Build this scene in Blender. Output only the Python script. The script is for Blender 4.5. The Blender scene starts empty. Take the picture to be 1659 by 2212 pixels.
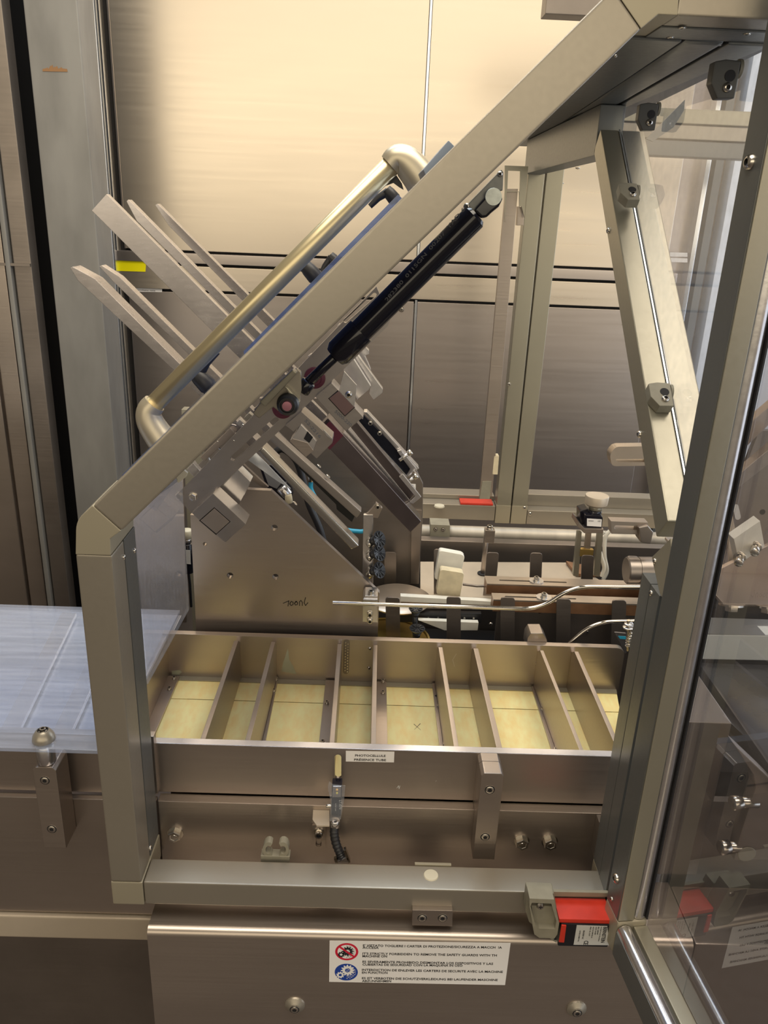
import bpy, bmesh, math, random
from mathutils import Vector, Matrix
random.seed(4)
SC = bpy.context.scene
COL = SC.collection
# ---------------------------------------------------------------- camera (1659x2212 frame)
F, CX, CY, H = 1705.0, 829.5, 1106.0, 1.60
DN = Vector((640 - CX, 5600 - CY, F)).normalized()
FW = Vector((820 - CX, 458 - CY, F)); FW = (FW - DN * FW.dot(DN)).normalized()
RT = DN.cross(FW)
cam_d = bpy.data.cameras.new('camera'); cam = bpy.data.objects.new('camera', cam_d); COL.objects.link(cam)
cam_d.sensor_fit = 'HORIZONTAL'; cam_d.sensor_width = 36.0; cam_d.lens = 36.0 * F / 1659.0
cam_d.clip_start = 0.01; cam_d.clip_end = 60
cr = Vector((RT[0], FW[0], -DN[0])); cdn = Vector((RT[1], FW[1], -DN[1])); cfw = Vector((RT[2], FW[2], -DN[2]))
M = Matrix.Identity(4)
for i in range(3):
    M[i][0] = cr[i]; M[i][1] = -cdn[i]; M[i][2] = -cfw[i]
M[2][3] = H
cam.matrix_world = M
SC.camera = cam
# ---------------------------------------------------------------- world, lights, exposure
w = bpy.data.worlds.new('room_air'); SC.world = w; w.use_nodes = True
bg = w.node_tree.nodes['Background']; bg.inputs[0].default_value = (0.66, 0.56, 0.43, 1); bg.inputs[1].default_value = 0.26
def area(name, loc, target, sx, sy, power, color):
    l = bpy.data.lights.new(name, 'AREA'); l.shape = 'RECTANGLE'; l.size = sx; l.size_y = sy; l.energy = power; l.color = color
    o = bpy.data.objects.new(name, l); COL.objects.link(o); o.location = loc
    o.rotation_euler = (Vector(target) - Vector(loc)).to_track_quat('-Z', 'Y').to_euler()
    return o
area('fill_light_behind', (0.4, -4.2, 2.55), (0.1, 2, 1.7), 11, 2.4, 125, (1.0, .87, .64))  # added unseen light, brightens reflections on the sloping bar and upper doors
area('ceiling_lamp_over_aisle', (0.3, .45, 3.6), (.2, .8, 1.0), 3.0, 1.6, 85, (1.0, .90, .74))
area('ceiling_lamp_over_machine', (-.2, 2.1, 3.5), (-.1, 1.2, 1), 2.2, 1.0, 34, (.80, .91, 1.0))
area('fill_light_right', (3.6, -.7, 1.5), (.2, .7, 1.2), 3.2, 2.9, 52, (.74, .86, 1.0))  # added unseen light, stretched towards the floor for the door edge highlight
area('fill_light_back_right', (3.2, 3.3, 1.7), (.1, 1.1, 1.2), 2.4, 2.6, 48, (.80, .89, 1.0))  # added unseen light to brighten the hopper's slanted top edges
SC.view_settings.view_transform = 'Standard'; SC.view_settings.look = 'None'
SC.view_settings.gamma = 1; SC.view_settings.use_curve_mapping = False; SC.view_settings.exposure = 0.14
# ---------------------------------------------------------------- photo rays -> points on real planes
def ray(px, py):
    c = Vector((px - CX, py - CY, F)); return Vector((c.dot(RT), c.dot(FW), -c.dot(DN)))
O3 = Vector((0, 0, H))
def UY(px, py, Y): r = ray(px, py); return O3 + r * (Y / r[1])
def UZ(px, py, z): r = ray(px, py); return O3 + r * ((z - H) / r[2])
def UX(px, py, X): r = ray(px, py); return O3 + r * (X / r[0])
# ---------------------------------------------------------------- materials
MATS = {}
def mat(name, col, metal=0.0, rough=.5, var=0.0, vscale=(6, 6, 6), bump=0.0, bscale=(40, 40, 40), alpha=None, col2=None, emit=None, spec=.5):
    if name in MATS: return MATS[name]
    m = bpy.data.materials.new(name); m.use_nodes = True; nt = m.node_tree; b = nt.nodes['Principled BSDF']
    b.inputs['Base Color'].default_value = (*col, 1); b.inputs['Metallic'].default_value = metal; b.inputs['Roughness'].default_value = rough
    b.inputs['Specular IOR Level'].default_value = spec
    tc = nt.nodes.new('ShaderNodeNewGeometry')
    def noise(scale, det=4):
        mp = nt.nodes.new('ShaderNodeMapping'); mp.inputs['Scale'].default_value = scale
        nt.links.new(tc.outputs['Position'], mp.inputs[0])
        n = nt.nodes.new('ShaderNodeTexNoise'); n.inputs['Scale'].default_value = 1; n.inputs['Detail'].default_value = det
        nt.links.new(mp.outputs[0], n.inputs['Vector']); return n
    if var or col2:
        n = noise(vscale); r = nt.nodes.new('ShaderNodeValToRGB')
        a = tuple(c * (1 - var) for c in col); c2 = col2 or tuple(min(1, c * (1 + var)) for c in col)
        r.color_ramp.elements[0].position = .35; r.color_ramp.elements[1].position = .68
        r.color_ramp.elements[0].color = (*a, 1); r.color_ramp.elements[1].color = (*c2, 1)
        nt.links.new(n.outputs[0], r.inputs[0]); nt.links.new(r.outputs[0], b.inputs['Base Color'])
    if bump:
        n = noise(bscale, 3); bp = nt.nodes.new('ShaderNodeBump'); bp.inputs['Strength'].default_value = bump; bp.inputs['Distance'].default_value = .001
        nt.links.new(n.outputs[0], bp.inputs['Height']); nt.links.new(bp.outputs[0], b.inputs['Normal'])
        mr = nt.nodes.new('ShaderNodeMapRange'); mr.inputs['To Min'].default_value = max(.03, rough - .06); mr.inputs['To Max'].default_value = rough + .06
        nt.links.new(n.outputs[0], mr.inputs[0]); nt.links.new(mr.outputs[0], b.inputs['Roughness'])
    if emit:
        b.inputs['Emission Color'].default_value = (*emit, 1); b.inputs['Emission Strength'].default_value = 1
    MATS[name] = m; return m
def clear(name, tint, haze, rough=.03, ior=1.45, hazecol=(.75, .8, .9)):
    """clear acrylic sheet: see-through with real fresnel reflection and a little scratched haze"""
    m = bpy.data.materials.new(name); m.use_nodes = True; nt = m.node_tree; nt.nodes.clear()
    out = nt.nodes.new('ShaderNodeOutputMaterial'); tr = nt.nodes.new('ShaderNodeBsdfTransparent'); tr.inputs[0].default_value = (*tint, 1)
    gl = nt.nodes.new('ShaderNodeBsdfGlossy'); gl.inputs['Roughness'].default_value = rough; gl.inputs[0].default_value = (1, 1, 1, 1)
    df = nt.nodes.new('ShaderNodeBsdfDiffuse'); df.inputs[0].default_value = (*hazecol, 1)
    fr = nt.nodes.new('ShaderNodeFresnel'); fr.inputs[0].default_value = ior
    m1 = nt.nodes.new('ShaderNodeMixShader'); m2 = nt.nodes.new('ShaderNodeMixShader')
    g = nt.nodes.new('ShaderNodeNewGeometry'); mp = nt.nodes.new('ShaderNodeMapping'); mp.inputs['Scale'].default_value = (9, 120, 90)
    n = nt.nodes.new('ShaderNodeTexNoise'); n.inputs['Detail'].default_value = 6; n.inputs['Scale'].default_value = 1
    nt.links.new(g.outputs['Position'], mp.inputs[0]); nt.links.new(mp.outputs[0], n.inputs['Vector'])
    mr = nt.nodes.new('ShaderNodeMapRange'); mr.inputs['From Min'].default_value = .35; mr.inputs['From Max'].default_value = .75
    mr.inputs['To Min'].default_value = haze * .7; mr.inputs['To Max'].default_value = haze * 1.4
    nt.links.new(n.outputs[0], mr.inputs[0]); nt.links.new(mr.outputs[0], m1.inputs[0])
    nt.links.new(tr.outputs[0], m1.inputs[1]); nt.links.new(df.outputs[0], m1.inputs[2])
    ib = nt.nodes.new('ShaderNodeMath'); ib.operation = 'SUBTRACT'; ib.inputs[0].default_value = 1; nt.links.new(g.outputs['Backfacing'], ib.inputs[1])
    mu = nt.nodes.new('ShaderNodeMath'); mu.operation = 'MULTIPLY'; nt.links.new(fr.outputs[0], mu.inputs[0]); nt.links.new(ib.outputs[0], mu.inputs[1])
    nt.links.new(mu.outputs[0], m2.inputs[0]); nt.links.new(m1.outputs[0], m2.inputs[1]); nt.links.new(gl.outputs[0], m2.inputs[2])
    nt.links.new(m2.outputs[0], out.inputs[0]); MATS[name] = m; return m
steel = mat('brushed_steel', (.45, .39, .345), .92, .34, .07, (3, 3, 9), .10, (6, 300, 300))
steel_dark = mat('aged_steel', (.27, .235, .21), .85, .38, .10, (9, 9, 9), .12, (8, 200, 200))
steel_bright = mat('bright_steel', (.74, .72, .72), .95, .24, .05, (20, 20, 20), .08, (150, 150, 150))
zinc = mat('zinc_screw', (.66, .62, .56), 1, .22)
polished = mat('polished_rod', (.58, .55, .51), 1, .12)
hollow = mat('dark_recess', (.012, .011, .012), 0, .7)
anod = mat('champagne_anodised_aluminium', (.36, .325, .27), .65, .36, .03, (5, 5, 5), .05, (200, 200, 200))
anod_gray = mat('grey_anodised_aluminium', (.17, .175, .17), .55, .36, .03, (5, 5, 5), .05, (200, 200, 200))
anod_light = mat('pale_anodised_aluminium', (.37, .345, .27), .6, .32, .03, (5, 5, 5), .05, (200, 200, 200))
cast = mat('cast_corner', (.40, .36, .27), .5, .45, .03)
rubber = mat('black_rubber', (.02, .02, .023), 0, .4)
gloss_black = mat('gloss_black_paint', (.008, .008, .014), 0, .12)
plastic_gray = mat('grey_beige_plastic', (.27, .25, .19), 0, .5, .08, (60, 60, 60))
plastic_cream = mat('cream_plastic', (.62, .57, .44), 0, .45)
nylon = mat('white_nylon', (.80, .77, .68), 0, .4, .05, (50, 50, 50))
nylon_old = mat('yellowed_nylon', (.72, .62, .42), 0, .45, .10, (60, 60, 60))
red = mat('red_plastic', (.62, .04, .02), 0, .4, .08, (50, 50, 50))
bronze = mat('bronze_brown_rail', (.30, .16, .085), .6, .4, .2, (30, 6, 30), .1, (20, 200, 200))
rail_top = mat('worn_rail_top', (.52, .44, .36), .85, .35, .08, (20, 20, 20))
white_lbl = mat('white_sticker', (.86, .83, .80), 0, .4)
grey_lbl = mat('pale_label', (.62, .62, .60), 0, .35)
yellow_lbl = mat('yellow_sticker', (.95, .85, .0), 0, .4)
ink = mat('black_ink', (.015, .015, .018), 0, .6)
ink_gray = mat('grey_ink', (.16, .16, .17), 0, .5)
ink_red = mat('red_print', (.62, .01, .04), 0, .5)
ink_blue = mat('blue_print', (.01, .05, .32), 0, .5)
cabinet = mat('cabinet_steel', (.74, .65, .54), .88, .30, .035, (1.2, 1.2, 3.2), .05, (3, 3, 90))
cab_low = mat('cabinet_steel_shaded', (.52, .46, .42), .88, .3, .05, (1.2, 1.2, 3), .05, (3, 3, 90))  # cabinet steel with the lower doors' dim reflections put into its colour
galv = mat('grey_column_steel', (.27, .265, .255), .5, .5, .13, (14, 14, 5), .1, (30, 30, 8))
chrome_edge = mat('bright_edge_trim', (.85, .88, .92), .9, .15)
floor_m = mat('dark_floor', (.075, .058, .052), 0, .5, .22, (5, 5, 5), .2, (60, 60, 60))
bed = mat('beige_bed_plate', (.56, .48, .38), .45, .45, .06, (12, 12, 12), .1, (80, 80, 80))
maroon = mat('maroon_face', (.13, .03, .05), .2, .3)
blue_hose = mat('blue_air_hose', (.03, .35, .55), 0, .35)
acr_side = clear('clear_acrylic_side', (.93, .93, .95), .13)
acr_top = clear('scratched_acrylic_sheet', (.84, .88, .96), .20, .06, 1.6, (.72, .77, .92))
acr_door = clear('clear_acrylic_door', (.82, .80, .80), .03, .01, 2.3)
acr_lid = clear('blue_edged_acrylic', (.35, .45, .75), .45, .1, 1.5, (.20, .27, .5))
film = clear('clear_tape_film', (.95, .95, .95), .10, .08)
# yellowed floor mats with a faint dotted print of what lies below
def floor_panel_mat():
    m = mat('yellowed_plastic_floor', (.95, .85, .42), 0, .42, .03, (95, 38, 16), col2=(.90, .70, .30)); nt = m.node_tree; b = nt.nodes['Principled BSDF']
    return m
blade_m = mat('blade_steel', (.47, .44, .44), .95, .26, .10, (12, 12, 12), .03, (60, 200, 200))
dull_tube = mat('dull_tube_steel', (.42, .38, .32), .6, .5, .12, (30, 10, 10))
hop_steel = mat('hopper_steel', (.44, .405, .385), .92, .30, .06, (10, 10, 10), .03, (60, 200, 200))
reflection_white = mat('reflection_white', (.78, .84, .93), .2, .35)  # window reflection on the steel corner post put into a pale colour
yel = floor_panel_mat()
# ---------------------------------------------------------------- building helpers
def finish(bm, name, m, parent=None, smooth=True, bev=0.0, angle=.6):
    bmesh.ops.recalc_face_normals(bm, faces=bm.faces)
    if bev:
        es = [e for e in bm.edges if len(e.link_faces) == 2 and e.calc_face_angle(0) > .5]
        if es:
            r = bmesh.ops.bevel(bm, geom=es, offset=bev, offset_type='OFFSET', segments=2, profile=.6, affect='EDGES', clamp_overlap=True)
    for f in bm.faces: f.smooth = smooth
    for e in bm.edges:
        if len(e.link_faces) == 2: e.smooth = e.calc_face_angle(0) < angle
    off = Vector((0, 0, 0))
    if parent is not None: off = Vector(parent['_o'])
    if off.length: bmesh.ops.translate(bm, verts=bm.verts, vec=-off)
    me = bpy.data.meshes.new(name); bm.to_mesh(me); bm.free()
    for mm in (m if isinstance(m, (list, tuple)) else [m]): me.materials.append(mm)
    o = bpy.data.objects.new(name, me); COL.objects.link(o); o['_o'] = tuple(off)
    if parent is not None: o.parent = parent
    if bev:
        wn = o.modifiers.new('wn', 'WEIGHTED_NORMAL'); wn.keep_sharp = True
    return o
def thing(name, label, cat, loc, group=None):
    o = bpy.data.objects.new(name, None); COL.objects.link(o); o.location = loc; o.empty_display_size = .02
    o['label'] = label; o['category'] = cat; o['_o'] = tuple(loc)
    if group: o['group'] = group
    return o
def tag(o, label, cat, group=None):
    o['label'] = label; o['category'] = cat
    if group: o['group'] = group
    return o
def struct(o): o['kind'] = 'structure'; return o
def hexa(bm, v8):
    v = [bm.verts.new(p) for p in v8]
    for f in ((0, 3, 2, 1), (4, 5, 6, 7), (0, 1, 5, 4), (1, 2, 6, 5), (2, 3, 7, 6), (3, 0, 4, 7)): bm.faces.new([v[i] for i in f])
def box_bm(x0, x1, y0, y1, z0, z1):
    bm = bmesh.new(); hexa(bm, [(x0, y0, z0), (x1, y0, z0), (x1, y1, z0), (x0, y1, z0), (x0, y0, z1), (x1, y0, z1), (x1, y1, z1), (x0, y1, z1)]); return bm
def box(name, x0, x1, y0, y1, z0, z1, m, parent=None, bev=.0006): return finish(box_bm(x0, x1, y0, y1, z0, z1), name, m, parent, True, bev)
def prism_bm(front, vec, bm=None):
    bm = bm or bmesh.new(); vec = Vector(vec); n = len(front)
    a = [bm.verts.new(p) for p in front]; b = [bm.verts.new(Vector(p) + vec) for p in front]
    bm.faces.new(a); bm.faces.new(b[::-1])
    for i in range(n): bm.faces.new([a[i], b[i], b[(i + 1) % n], a[(i + 1) % n]])
    return bm
def pY(name, pts, Y, th, m, parent=None, bev=.0006, add=None):
    """outline (photo points put on the plane y=Y) extruded th metres backwards"""
    bm = prism_bm([UY(x, y, Y) for x, y in pts], (0, th, 0))
    if add: add(bm)
    return finish(bm, name, m, parent, True, bev)
def pX(name, pts, X, th, m, parent=None, bev=.0003): return finish(prism_bm([UX(x, y, X) for x, y in pts], (th, 0, 0)), name, m, parent, True, bev)
def pZ(name, pts, z, th, m, parent=None, bev=.0006): return finish(prism_bm([UZ(x, y, z) for x, y in pts], (0, 0, -th)), name, m, parent, True, bev)
def rounded(pts, r, n=4):
    """round the corners of a 3D planar outline"""
    out = []; N = len(pts)
    for i in range(N):
        p = Vector(pts[i]); a = Vector(pts[i - 1]) - p; b = Vector(pts[(i + 1) % N]) - p
        rr = r[i] if isinstance(r, (list, tuple)) else r
        k = min(rr, a.length * .45, b.length * .45)
        if k < 1e-6: out.append(p); continue
        A = p + a.normalized() * k; B = p + b.normalized() * k
        for j in range(n + 1):
            t = j / n; out.append(A * (1 - t) ** 2 + p * 2 * t * (1 - t) + B * t * t)
    return out
def rect_solid_holes(name, outer, holes, th, m, parent=None, bev=.0004, plane='Y', at=0):
    """plate with real openings; outer/holes are lists of (u,v); plane y=at, extruded backwards"""
    cu = bpy.data.curves.new('c', 'CURVE'); cu.dimensions = '2D'; cu.fill_mode = 'BOTH'; cu.extrude = th / 2
    for poly in [outer] + holes:
        s = cu.splines.new('POLY'); s.points.add(len(poly) - 1); s.use_cyclic_u = True
        for i, (u, v) in enumerate(poly): s.points[i].co = (u, v, 0, 1)
    co = bpy.data.objects.new('c', cu); COL.objects.link(co)
    dg = bpy.context.evaluated_depsgraph_get(); me = bpy.data.meshes.new_from_object(co.evaluated_get(dg))
    bm = bmesh.new(); bm.from_mesh(me); bpy.data.objects.remove(co); bpy.data.meshes.remove(me)
    bmesh.ops.remove_doubles(bm, verts=bm.verts, dist=1e-6)
    for v in bm.verts:
        u, vv, t = v.co; v.co = (u, at + th / 2 - t, vv)
    return finish(bm, name, m, parent, True, 0)
def circ(u, v, r, n=16, s=1): return [(u + r * math.cos(2 * math.pi * i / n), v + r * math.sin(2 * math.pi * i / n)) for i in range(n)]
def slot2(a, b, r, n=8):
    a = Vector(a); b = Vector(b); d = (b - a).normalized(); ang = math.atan2(d.y, d.x)
    o = [(b.x + r * math.cos(ang - math.pi / 2 + math.pi * i / n), b.y + r * math.sin(ang - math.pi / 2 + math.pi * i / n)) for i in range(n + 1)]
    return o + [(a.x + r * math.cos(ang + math.pi / 2 + math.pi * i / n), a.y + r * math.sin(ang + math.pi / 2 + math.pi * i / n)) for i in range(n + 1)]
def xz(px, py, Y): p = UY(px, py, Y); return (p.x, p.z)
def basis(d):
    d = Vector(d).normalized(); u = Vector((0, 0, 1)) if abs(d.z) < .9 else Vector((1, 0, 0))
    a = d.cross(u).normalized(); return d, a, d.cross(a).normalized()
def lathe_bm(prof, p, d, n=24, bm=None, hexes=()):
    """profile [(radius, height, material)] around the axis d from p"""
    bm = bm or bmesh.new(); d, a, b = basis(d); p = Vector(p); rings = []
    for q in prof:
        r, h = q[0], q[1]
        if r < 1e-7: rings.append([bm.verts.new(p + d * h)])
        else: rings.append([bm.verts.new(p + d * h + (a * math.cos(2 * math.pi * i / n) + b * math.sin(2 * math.pi * i / n)) * r) for i in range(n)])
    for k in range(len(rings) - 1):
        A, B = rings[k], rings[k + 1]; mi = prof[k + 1][2] if len(prof[k + 1]) > 2 else 0
        for i in range(n):
            j = (i + 1) % n
            vs = [A[i % len(A)], A[j % len(A)], B[j % len(B)], B[i % len(B)]]
            u = []
            for v in vs:
                if v not in u: u.append(v)
            if len(u) > 2:
                try: f = bm.faces.new(u); f.material_index = mi
                except ValueError: pass
    for R in (rings[0], rings[-1]):
        if len(R) > 2:
            try: bm.faces.new(R)
            except ValueError: pass
    return bm
def cyl(name, p0, p1, r, m, parent=None, n=24, ch=None):
    p0 = Vector(p0); p1 = Vector(p1); L = (p1 - p0).length; c = ch if ch is not None else min(r * .12, L * .2)
    return finish(lathe_bm([(0, 0), (r - c, 0), (r, c), (r, L - c), (r - c, L), (0, L)], p0, p1 - p0, n), name, m, parent, angle=.9)
def smooth_path(pts, k=8):
    pts = [Vector(p) for p in pts]; P = [pts[0] * 2 - pts[1]] + pts + [pts[-1] * 2 - pts[-2]]; out = []
    for i in range(1, len(P) - 2):
        for j in range(k):
            t = j / k; a, b, c, d = P[i - 1], P[i], P[i + 1], P[i + 2]
            out.append(.5 * ((2 * b) + (c - a) * t + (2 * a - 5 * b + 4 * c - d) * t * t + (3 * b - a - 3 * c + d) * t ** 3))
    out.append(pts[-1]); return out
def fillet_path(pts, r, k=6):
    pts = [Vector(p) for p in pts]; out = [pts[0]]
    for i in range(1, len(pts) - 1):
        p = pts[i]; a = pts[i - 1] - p; b = pts[i + 1] - p; q = min(r, a.length * .45, b.length * .45)
        A = p + a.normalized() * q; B = p + b.normalized() * q
        for j in range(k + 1):
            t = j / k; out.append(A * (1 - t) ** 2 + p * 2 * t * (1 - t) + B * t * t)
    out.append(pts[-1]); return out
def sweep_bm(path, r, n=12, bm=None, rs=None):
    bm = bm or bmesh.new(); path = [Vector(p) for p in path]; N = len(path); rings = []; prev = None
    for i, p in enumerate(path):
        d = (path[min(i + 1, N - 1)] - path[max(i - 1, 0)]).normalized()
        if prev is None: _, a, b = basis(d)
        else: a = (prev - d * prev.dot(d)).normalized(); b = d.cross(a)
        prev = a; rr = rs(i / (N - 1)) if rs else r
        rings.append([bm.verts.new(p + (a * math.cos(2 * math.pi * j / n) + b * math.sin(2 * math.pi * j / n)) * rr) for j in range(n)])
    for A, B in zip(rings, rings[1:]):
        for j in range(n): bm.faces.new([A[j], A[(j + 1) % n], B[(j + 1) % n], B[j]])
    bm.faces.new(rings[0]); bm.faces.new(rings[-1]); return bm
def sweep(name, path, r, m, parent=None, n=12, rs=None): return finish(sweep_bm(path, r, n, None, rs), name, m, parent, angle=1.0)
# screws: shared meshes, unit radius, axis +Z
SM = {}
def proto(kind):
    if kind in SM: return SM[kind]
    bm = bmesh.new(); Z = (0, 0, 0), (0, 0, 1)
    if kind == 'socket':      # cap screw with washer
        lathe_bm([(0, 0), (1.3, 0), (1.3, .22), (.96, .22), (1, .3), (1, 1.25), (.9, 1.38), (.56, 1.38), (.52, 1.3, 1), (.5, .75, 1), (0, .7, 1)], *Z, 24, bm)
    elif kind == 'cap':       # sunk cap screw seen in its counterbore
        lathe_bm([(0, 0), (1.28, 0), (1.28, .05), (1.22, .05), (1.0, .03, 1), (.98, .16), (.86, .24), (.52, .24), (.5, .1, 1), (0, .05, 1)], *Z, 24, bm)
    elif kind == 'button':
        lathe_bm([(0, 0), (1, 0), (1, .12), (.85, .45), (.62, .62), (.44, .66), (.42, .5, 1), (.4, .3, 1), (0, .25, 1)], *Z, 20, bm)
    elif kind == 'hex':
        lathe_bm([(0, 0), (1.28, 0), (1.28, .2), (.5, .2)], *Z, 24, bm)
        lathe_bm([(0, .2), (1.08, .2), (1.08, .95), (.98, 1.05), (.7, 1.05), (.62, .98), (0, .98)], *Z, 6, bm)
        lathe_bm([(0, .97), (.45, .97), (.42, 1.02), (0, 1.02)], *Z, 12, bm)
    elif kind == 'pan':
        lathe_bm([(0, 0), (1, 0), (.98, .2), (.7, .52), (0, .62)], *Z, 16, bm)
        for a in (0, math.pi / 2):
            c, s = math.cos(a), math.sin(a); q = [Vector((u * c - v * s, u * s + v * c, .64)) for u, v in ((-.5, -.09), (.5, -.09), (.5, .09), (-.5, .09))]
            f = bm.faces.new([bm.verts.new(p) for p in q]); f.material_index = 1
    bmesh.ops.recalc_face_normals(bm, faces=bm.faces)
    for f in bm.faces: f.smooth = kind != 'hexx'
    for e in bm.edges:
        if len(e.link_faces) == 2: e.smooth = e.calc_face_angle(0) < .6
    me = bpy.data.meshes.new(kind + '_screw'); bm.to_mesh(me); bm.free(); me.materials.append(zinc); me.materials.append(hollow); SM[kind] = me; return me
SN = {'socket': 'socket_screw', 'cap': 'sunk_screw', 'button': 'button_screw', 'hex': 'hex_bolt', 'pan': 'cross_screw'}
def screw(kind, p, d, r, parent, name=None, sink=0.0):
    o = bpy.data.objects.new(name or SN[kind], proto(kind)); COL.objects.link(o)
    d, a, b = basis(d); p = Vector(p) - d * sink; off = Vector(parent['_o']) if parent else Vector()
    MM = Matrix.Identity(4)
    for i in range(3): MM[i][0] = a[i] * r; MM[i][1] = b[i] * r * (1 if a.cross(b).dot(d) > 0 else -1); MM[i][2] = d[i] * r; MM[i][3] = p[i] - off[i]
    if parent: o.parent = parent
    o.matrix_basis = MM; o['_o'] = tuple(off); return o
FN = Vector((0, -1, 0))
def sY(kind, px, py, Y, rpx, parent, name=None):
    p = UY(px, py, Y); q = UY(px + rpx, py, Y); return screw(kind, p, FN, (q - p).length, parent, name)
def text(body, p, w, h, m, parent, name='lettering', u=(1, 0, 0), v=(0, 0, 1), th=.00015, align='L', space=1.0, maxw=None):
    """flat print: left-bottom corner p, total width w (or None), cap height h"""
    cu = bpy.data.curves.new('t', 'FONT'); cu.body = body; cu.size = 1; cu.offset = .018; cu.resolution_u = 2; cu.space_line = space
    co = bpy.data.objects.new('t', cu); COL.objects.link(co); dg = bpy.context.evaluated_depsgraph_get(); dg.update()
    me = bpy.data.meshes.new_from_object(co.evaluated_get(dg)); bpy.data.objects.remove(co)
    bm = bmesh.new(); bm.from_mesh(me); bpy.data.meshes.remove(me)
    xs = [q.co.x for q in bm.verts]; ys = [q.co.y for q in bm.verts]; x0, x1, y0, y1 = min(xs), max(xs), min(ys), max(ys)
    u = Vector(u).normalized(); v = Vector(v).normalized(); nrm = u.cross(v)
    sx = (w / (x1 - x0)) if w else h / .7; sy = h / .70
    for q in bm.verts: q.co = Vector(p) + u * ((q.co.x - x0) * sx) + v * (q.co.y * sy) + nrm * th
    return finish(bm, name, m, parent, False)
# ================================================================ STRUCTURE
floor = struct(box('floor', -4, 4, -3, 4.4, -.05, 0, floor_m, bev=0))
wallb = struct(box('wall_back', -4, 4, 4.4, 4.45, 0, 3.8, mat('pale_wall', (.72, .74, .78), 0, .6), bev=0))
# ================================================================ BACKGROUND CABINET (y = 2.3)
YC = 2.3
t = thing('steel_cabinet', 'tall brushed steel cabinet with wide upper doors standing behind the whole machine', 'cabinet', (.1, YC + .2, 0))
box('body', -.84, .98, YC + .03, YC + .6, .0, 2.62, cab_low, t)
zd = 1.480
xl, xm, xr = UY(220, 0, YC).x, UY(932, 0, YC).x, UY(1500, 200, YC).x
box('door', xl + .012, xm - .004, YC, YC + .03, zd, 2.6, cabinet, t, .002)
box('door', xm + .004, xr, YC, YC + .03, zd, 2.6, cabinet, t, .002)
box('door_edge_trim', xm - .003, xm + .003, YC - .003, YC + .02, zd - .02, 2.6, chrome_edge, t, .0005)
box('door_edge_trim', xm - .002, xm + .004, YC - .003, YC + .02, .75, 1.372, chrome_edge, t, .0005)
box('door_fold', xl + .012, xl + .016, YC - .0015, YC, zd, 2.6, cab_low, t, 0)
box('ledge', -.725, xr + .03, YC - .012, YC + .03, 1.447, 1.474, cab_low, t, .002)
box('ledge', -.725, xr + .03, YC - .006, YC + .03, 1.375, 1.440, cabinet, t, .002)
box('gap_shadow_strip', -.725, xr + .02, YC + .024, YC + .032, 1.36, 1.49, hollow, t, 0)
xk = UY(283, 700, YC).x
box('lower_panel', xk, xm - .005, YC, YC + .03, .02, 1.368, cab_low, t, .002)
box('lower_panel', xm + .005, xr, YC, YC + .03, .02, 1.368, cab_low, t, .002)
box('corner_post', UY(165, 0, YC).x, UY(205, 0, YC).x, YC - .03, YC + .1, 0, 2.62, steel_bright, t, .002)
box('edge_trim', UY(206, 0, YC).x, UY(211, 0, YC).x, YC - .02, YC + .03, 0, 2.62, chrome_edge, t, .001)
box('inner_frame', UY(213, 0, YC).x, UY(217, 0, YC).x, YC - .005, YC + .03, 0, 2.62, cabinet, t, .001)
box('shadow_gap', UY(217, 0, YC).x, xl + .011, YC + .015, YC + .03, 0, 2.62, hollow, t, 0)
box('right_trim', UY(1515, 400, YC).x, UY(1525, 400, YC).x, YC - .01, YC + .03, 0, 2.62, chrome_edge, t, .001)
box('right_frame', UY(1535, 400, YC).x, UY(1552, 400, YC).x, YC - .01, YC + .03, 0, 2.62, anod_gray, t, .001)
box('right_corner_post', UY(1568, 400, YC).x, UY(1615, 400, YC).x, YC - .03, YC + .1, 0, 2.62, reflection_white, t, .002)
screw('pan', UY(867, 668, YC), FN, .008, t, 'stud')
ysk = pY('yellow_sticker', [(246, 556), (302, 558), (315, 571), (314, 587), (247, 585)], YC - .0075, .0006, yellow_lbl, t, 0)
text('warning', UY(251, 584, YC - .0076), .035, .006, ink, ysk, 'lettering', u=(0, 0, 1), v=(-1, 0, 0))
for x0, y0, x1, y1, s in ((285, 601, 347, 611, 'etalonnage le'), (287, 612, 344, 621, 'controle technique'), (291, 621, 350, 631, 'prochaine visite')):
    pk = pY('paper_sticker', [(x0, y0), (x1, y0 + 1), (x1, y1), (x0, y1 - 1)], YC - .0075 if y0 < 600 else YC - .0008, .0006, white_lbl, t, 0)
    a = UY(x0 + 6, y1 - 3, YC - .001); text(s, a, .05, .0045, ink_gray, pk)
for k in (0, 1):
    pY('paper_sticker', [(1447, 545 + k * 12), (1485, 546 + k * 12), (1485, 555 + k * 12), (1447, 554 + k * 12)], YC - .014, .0006, white_lbl, t, 0)
# left cabinet and the galvanised column
t = thing('side_cabinet', 'brown steel cabinet cut by the left edge of the picture', 'cabinet', (-1.15, 1.95, 0))
YL = 1.9
xe = UY(114, 1000, YL).x
box('body', -1.9, xe - .03, YL + .02, YL + .05, 0, 2.5, cab_low, t)
box('door', -1.9, UY(20, 1000, YL).x, YL, YL + .02, .05, 2.45, steel, t, .003)
box('frame_strip', UY(25, 1000, YL).x, UY(62, 1000, YL).x, YL + .004, YL + .02, 0, 2.5, steel, t, .003)
box('edge_profile', UY(66, 1000, YL).x, UY(76, 1000, YL).x, YL - .004, YL + .02, 0, 2.5, galv, t, .003)
box('corner_strip', UY(79, 1000, YL).x, xe, YL + .006, YL + .05, 0, 2.5, steel_dark, t, .003)
box('join', UY(-5, 585, YL).x - .2, xe, YL - .002, YL + .004, 1.452, 1.458, steel_dark, t, 0)
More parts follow.
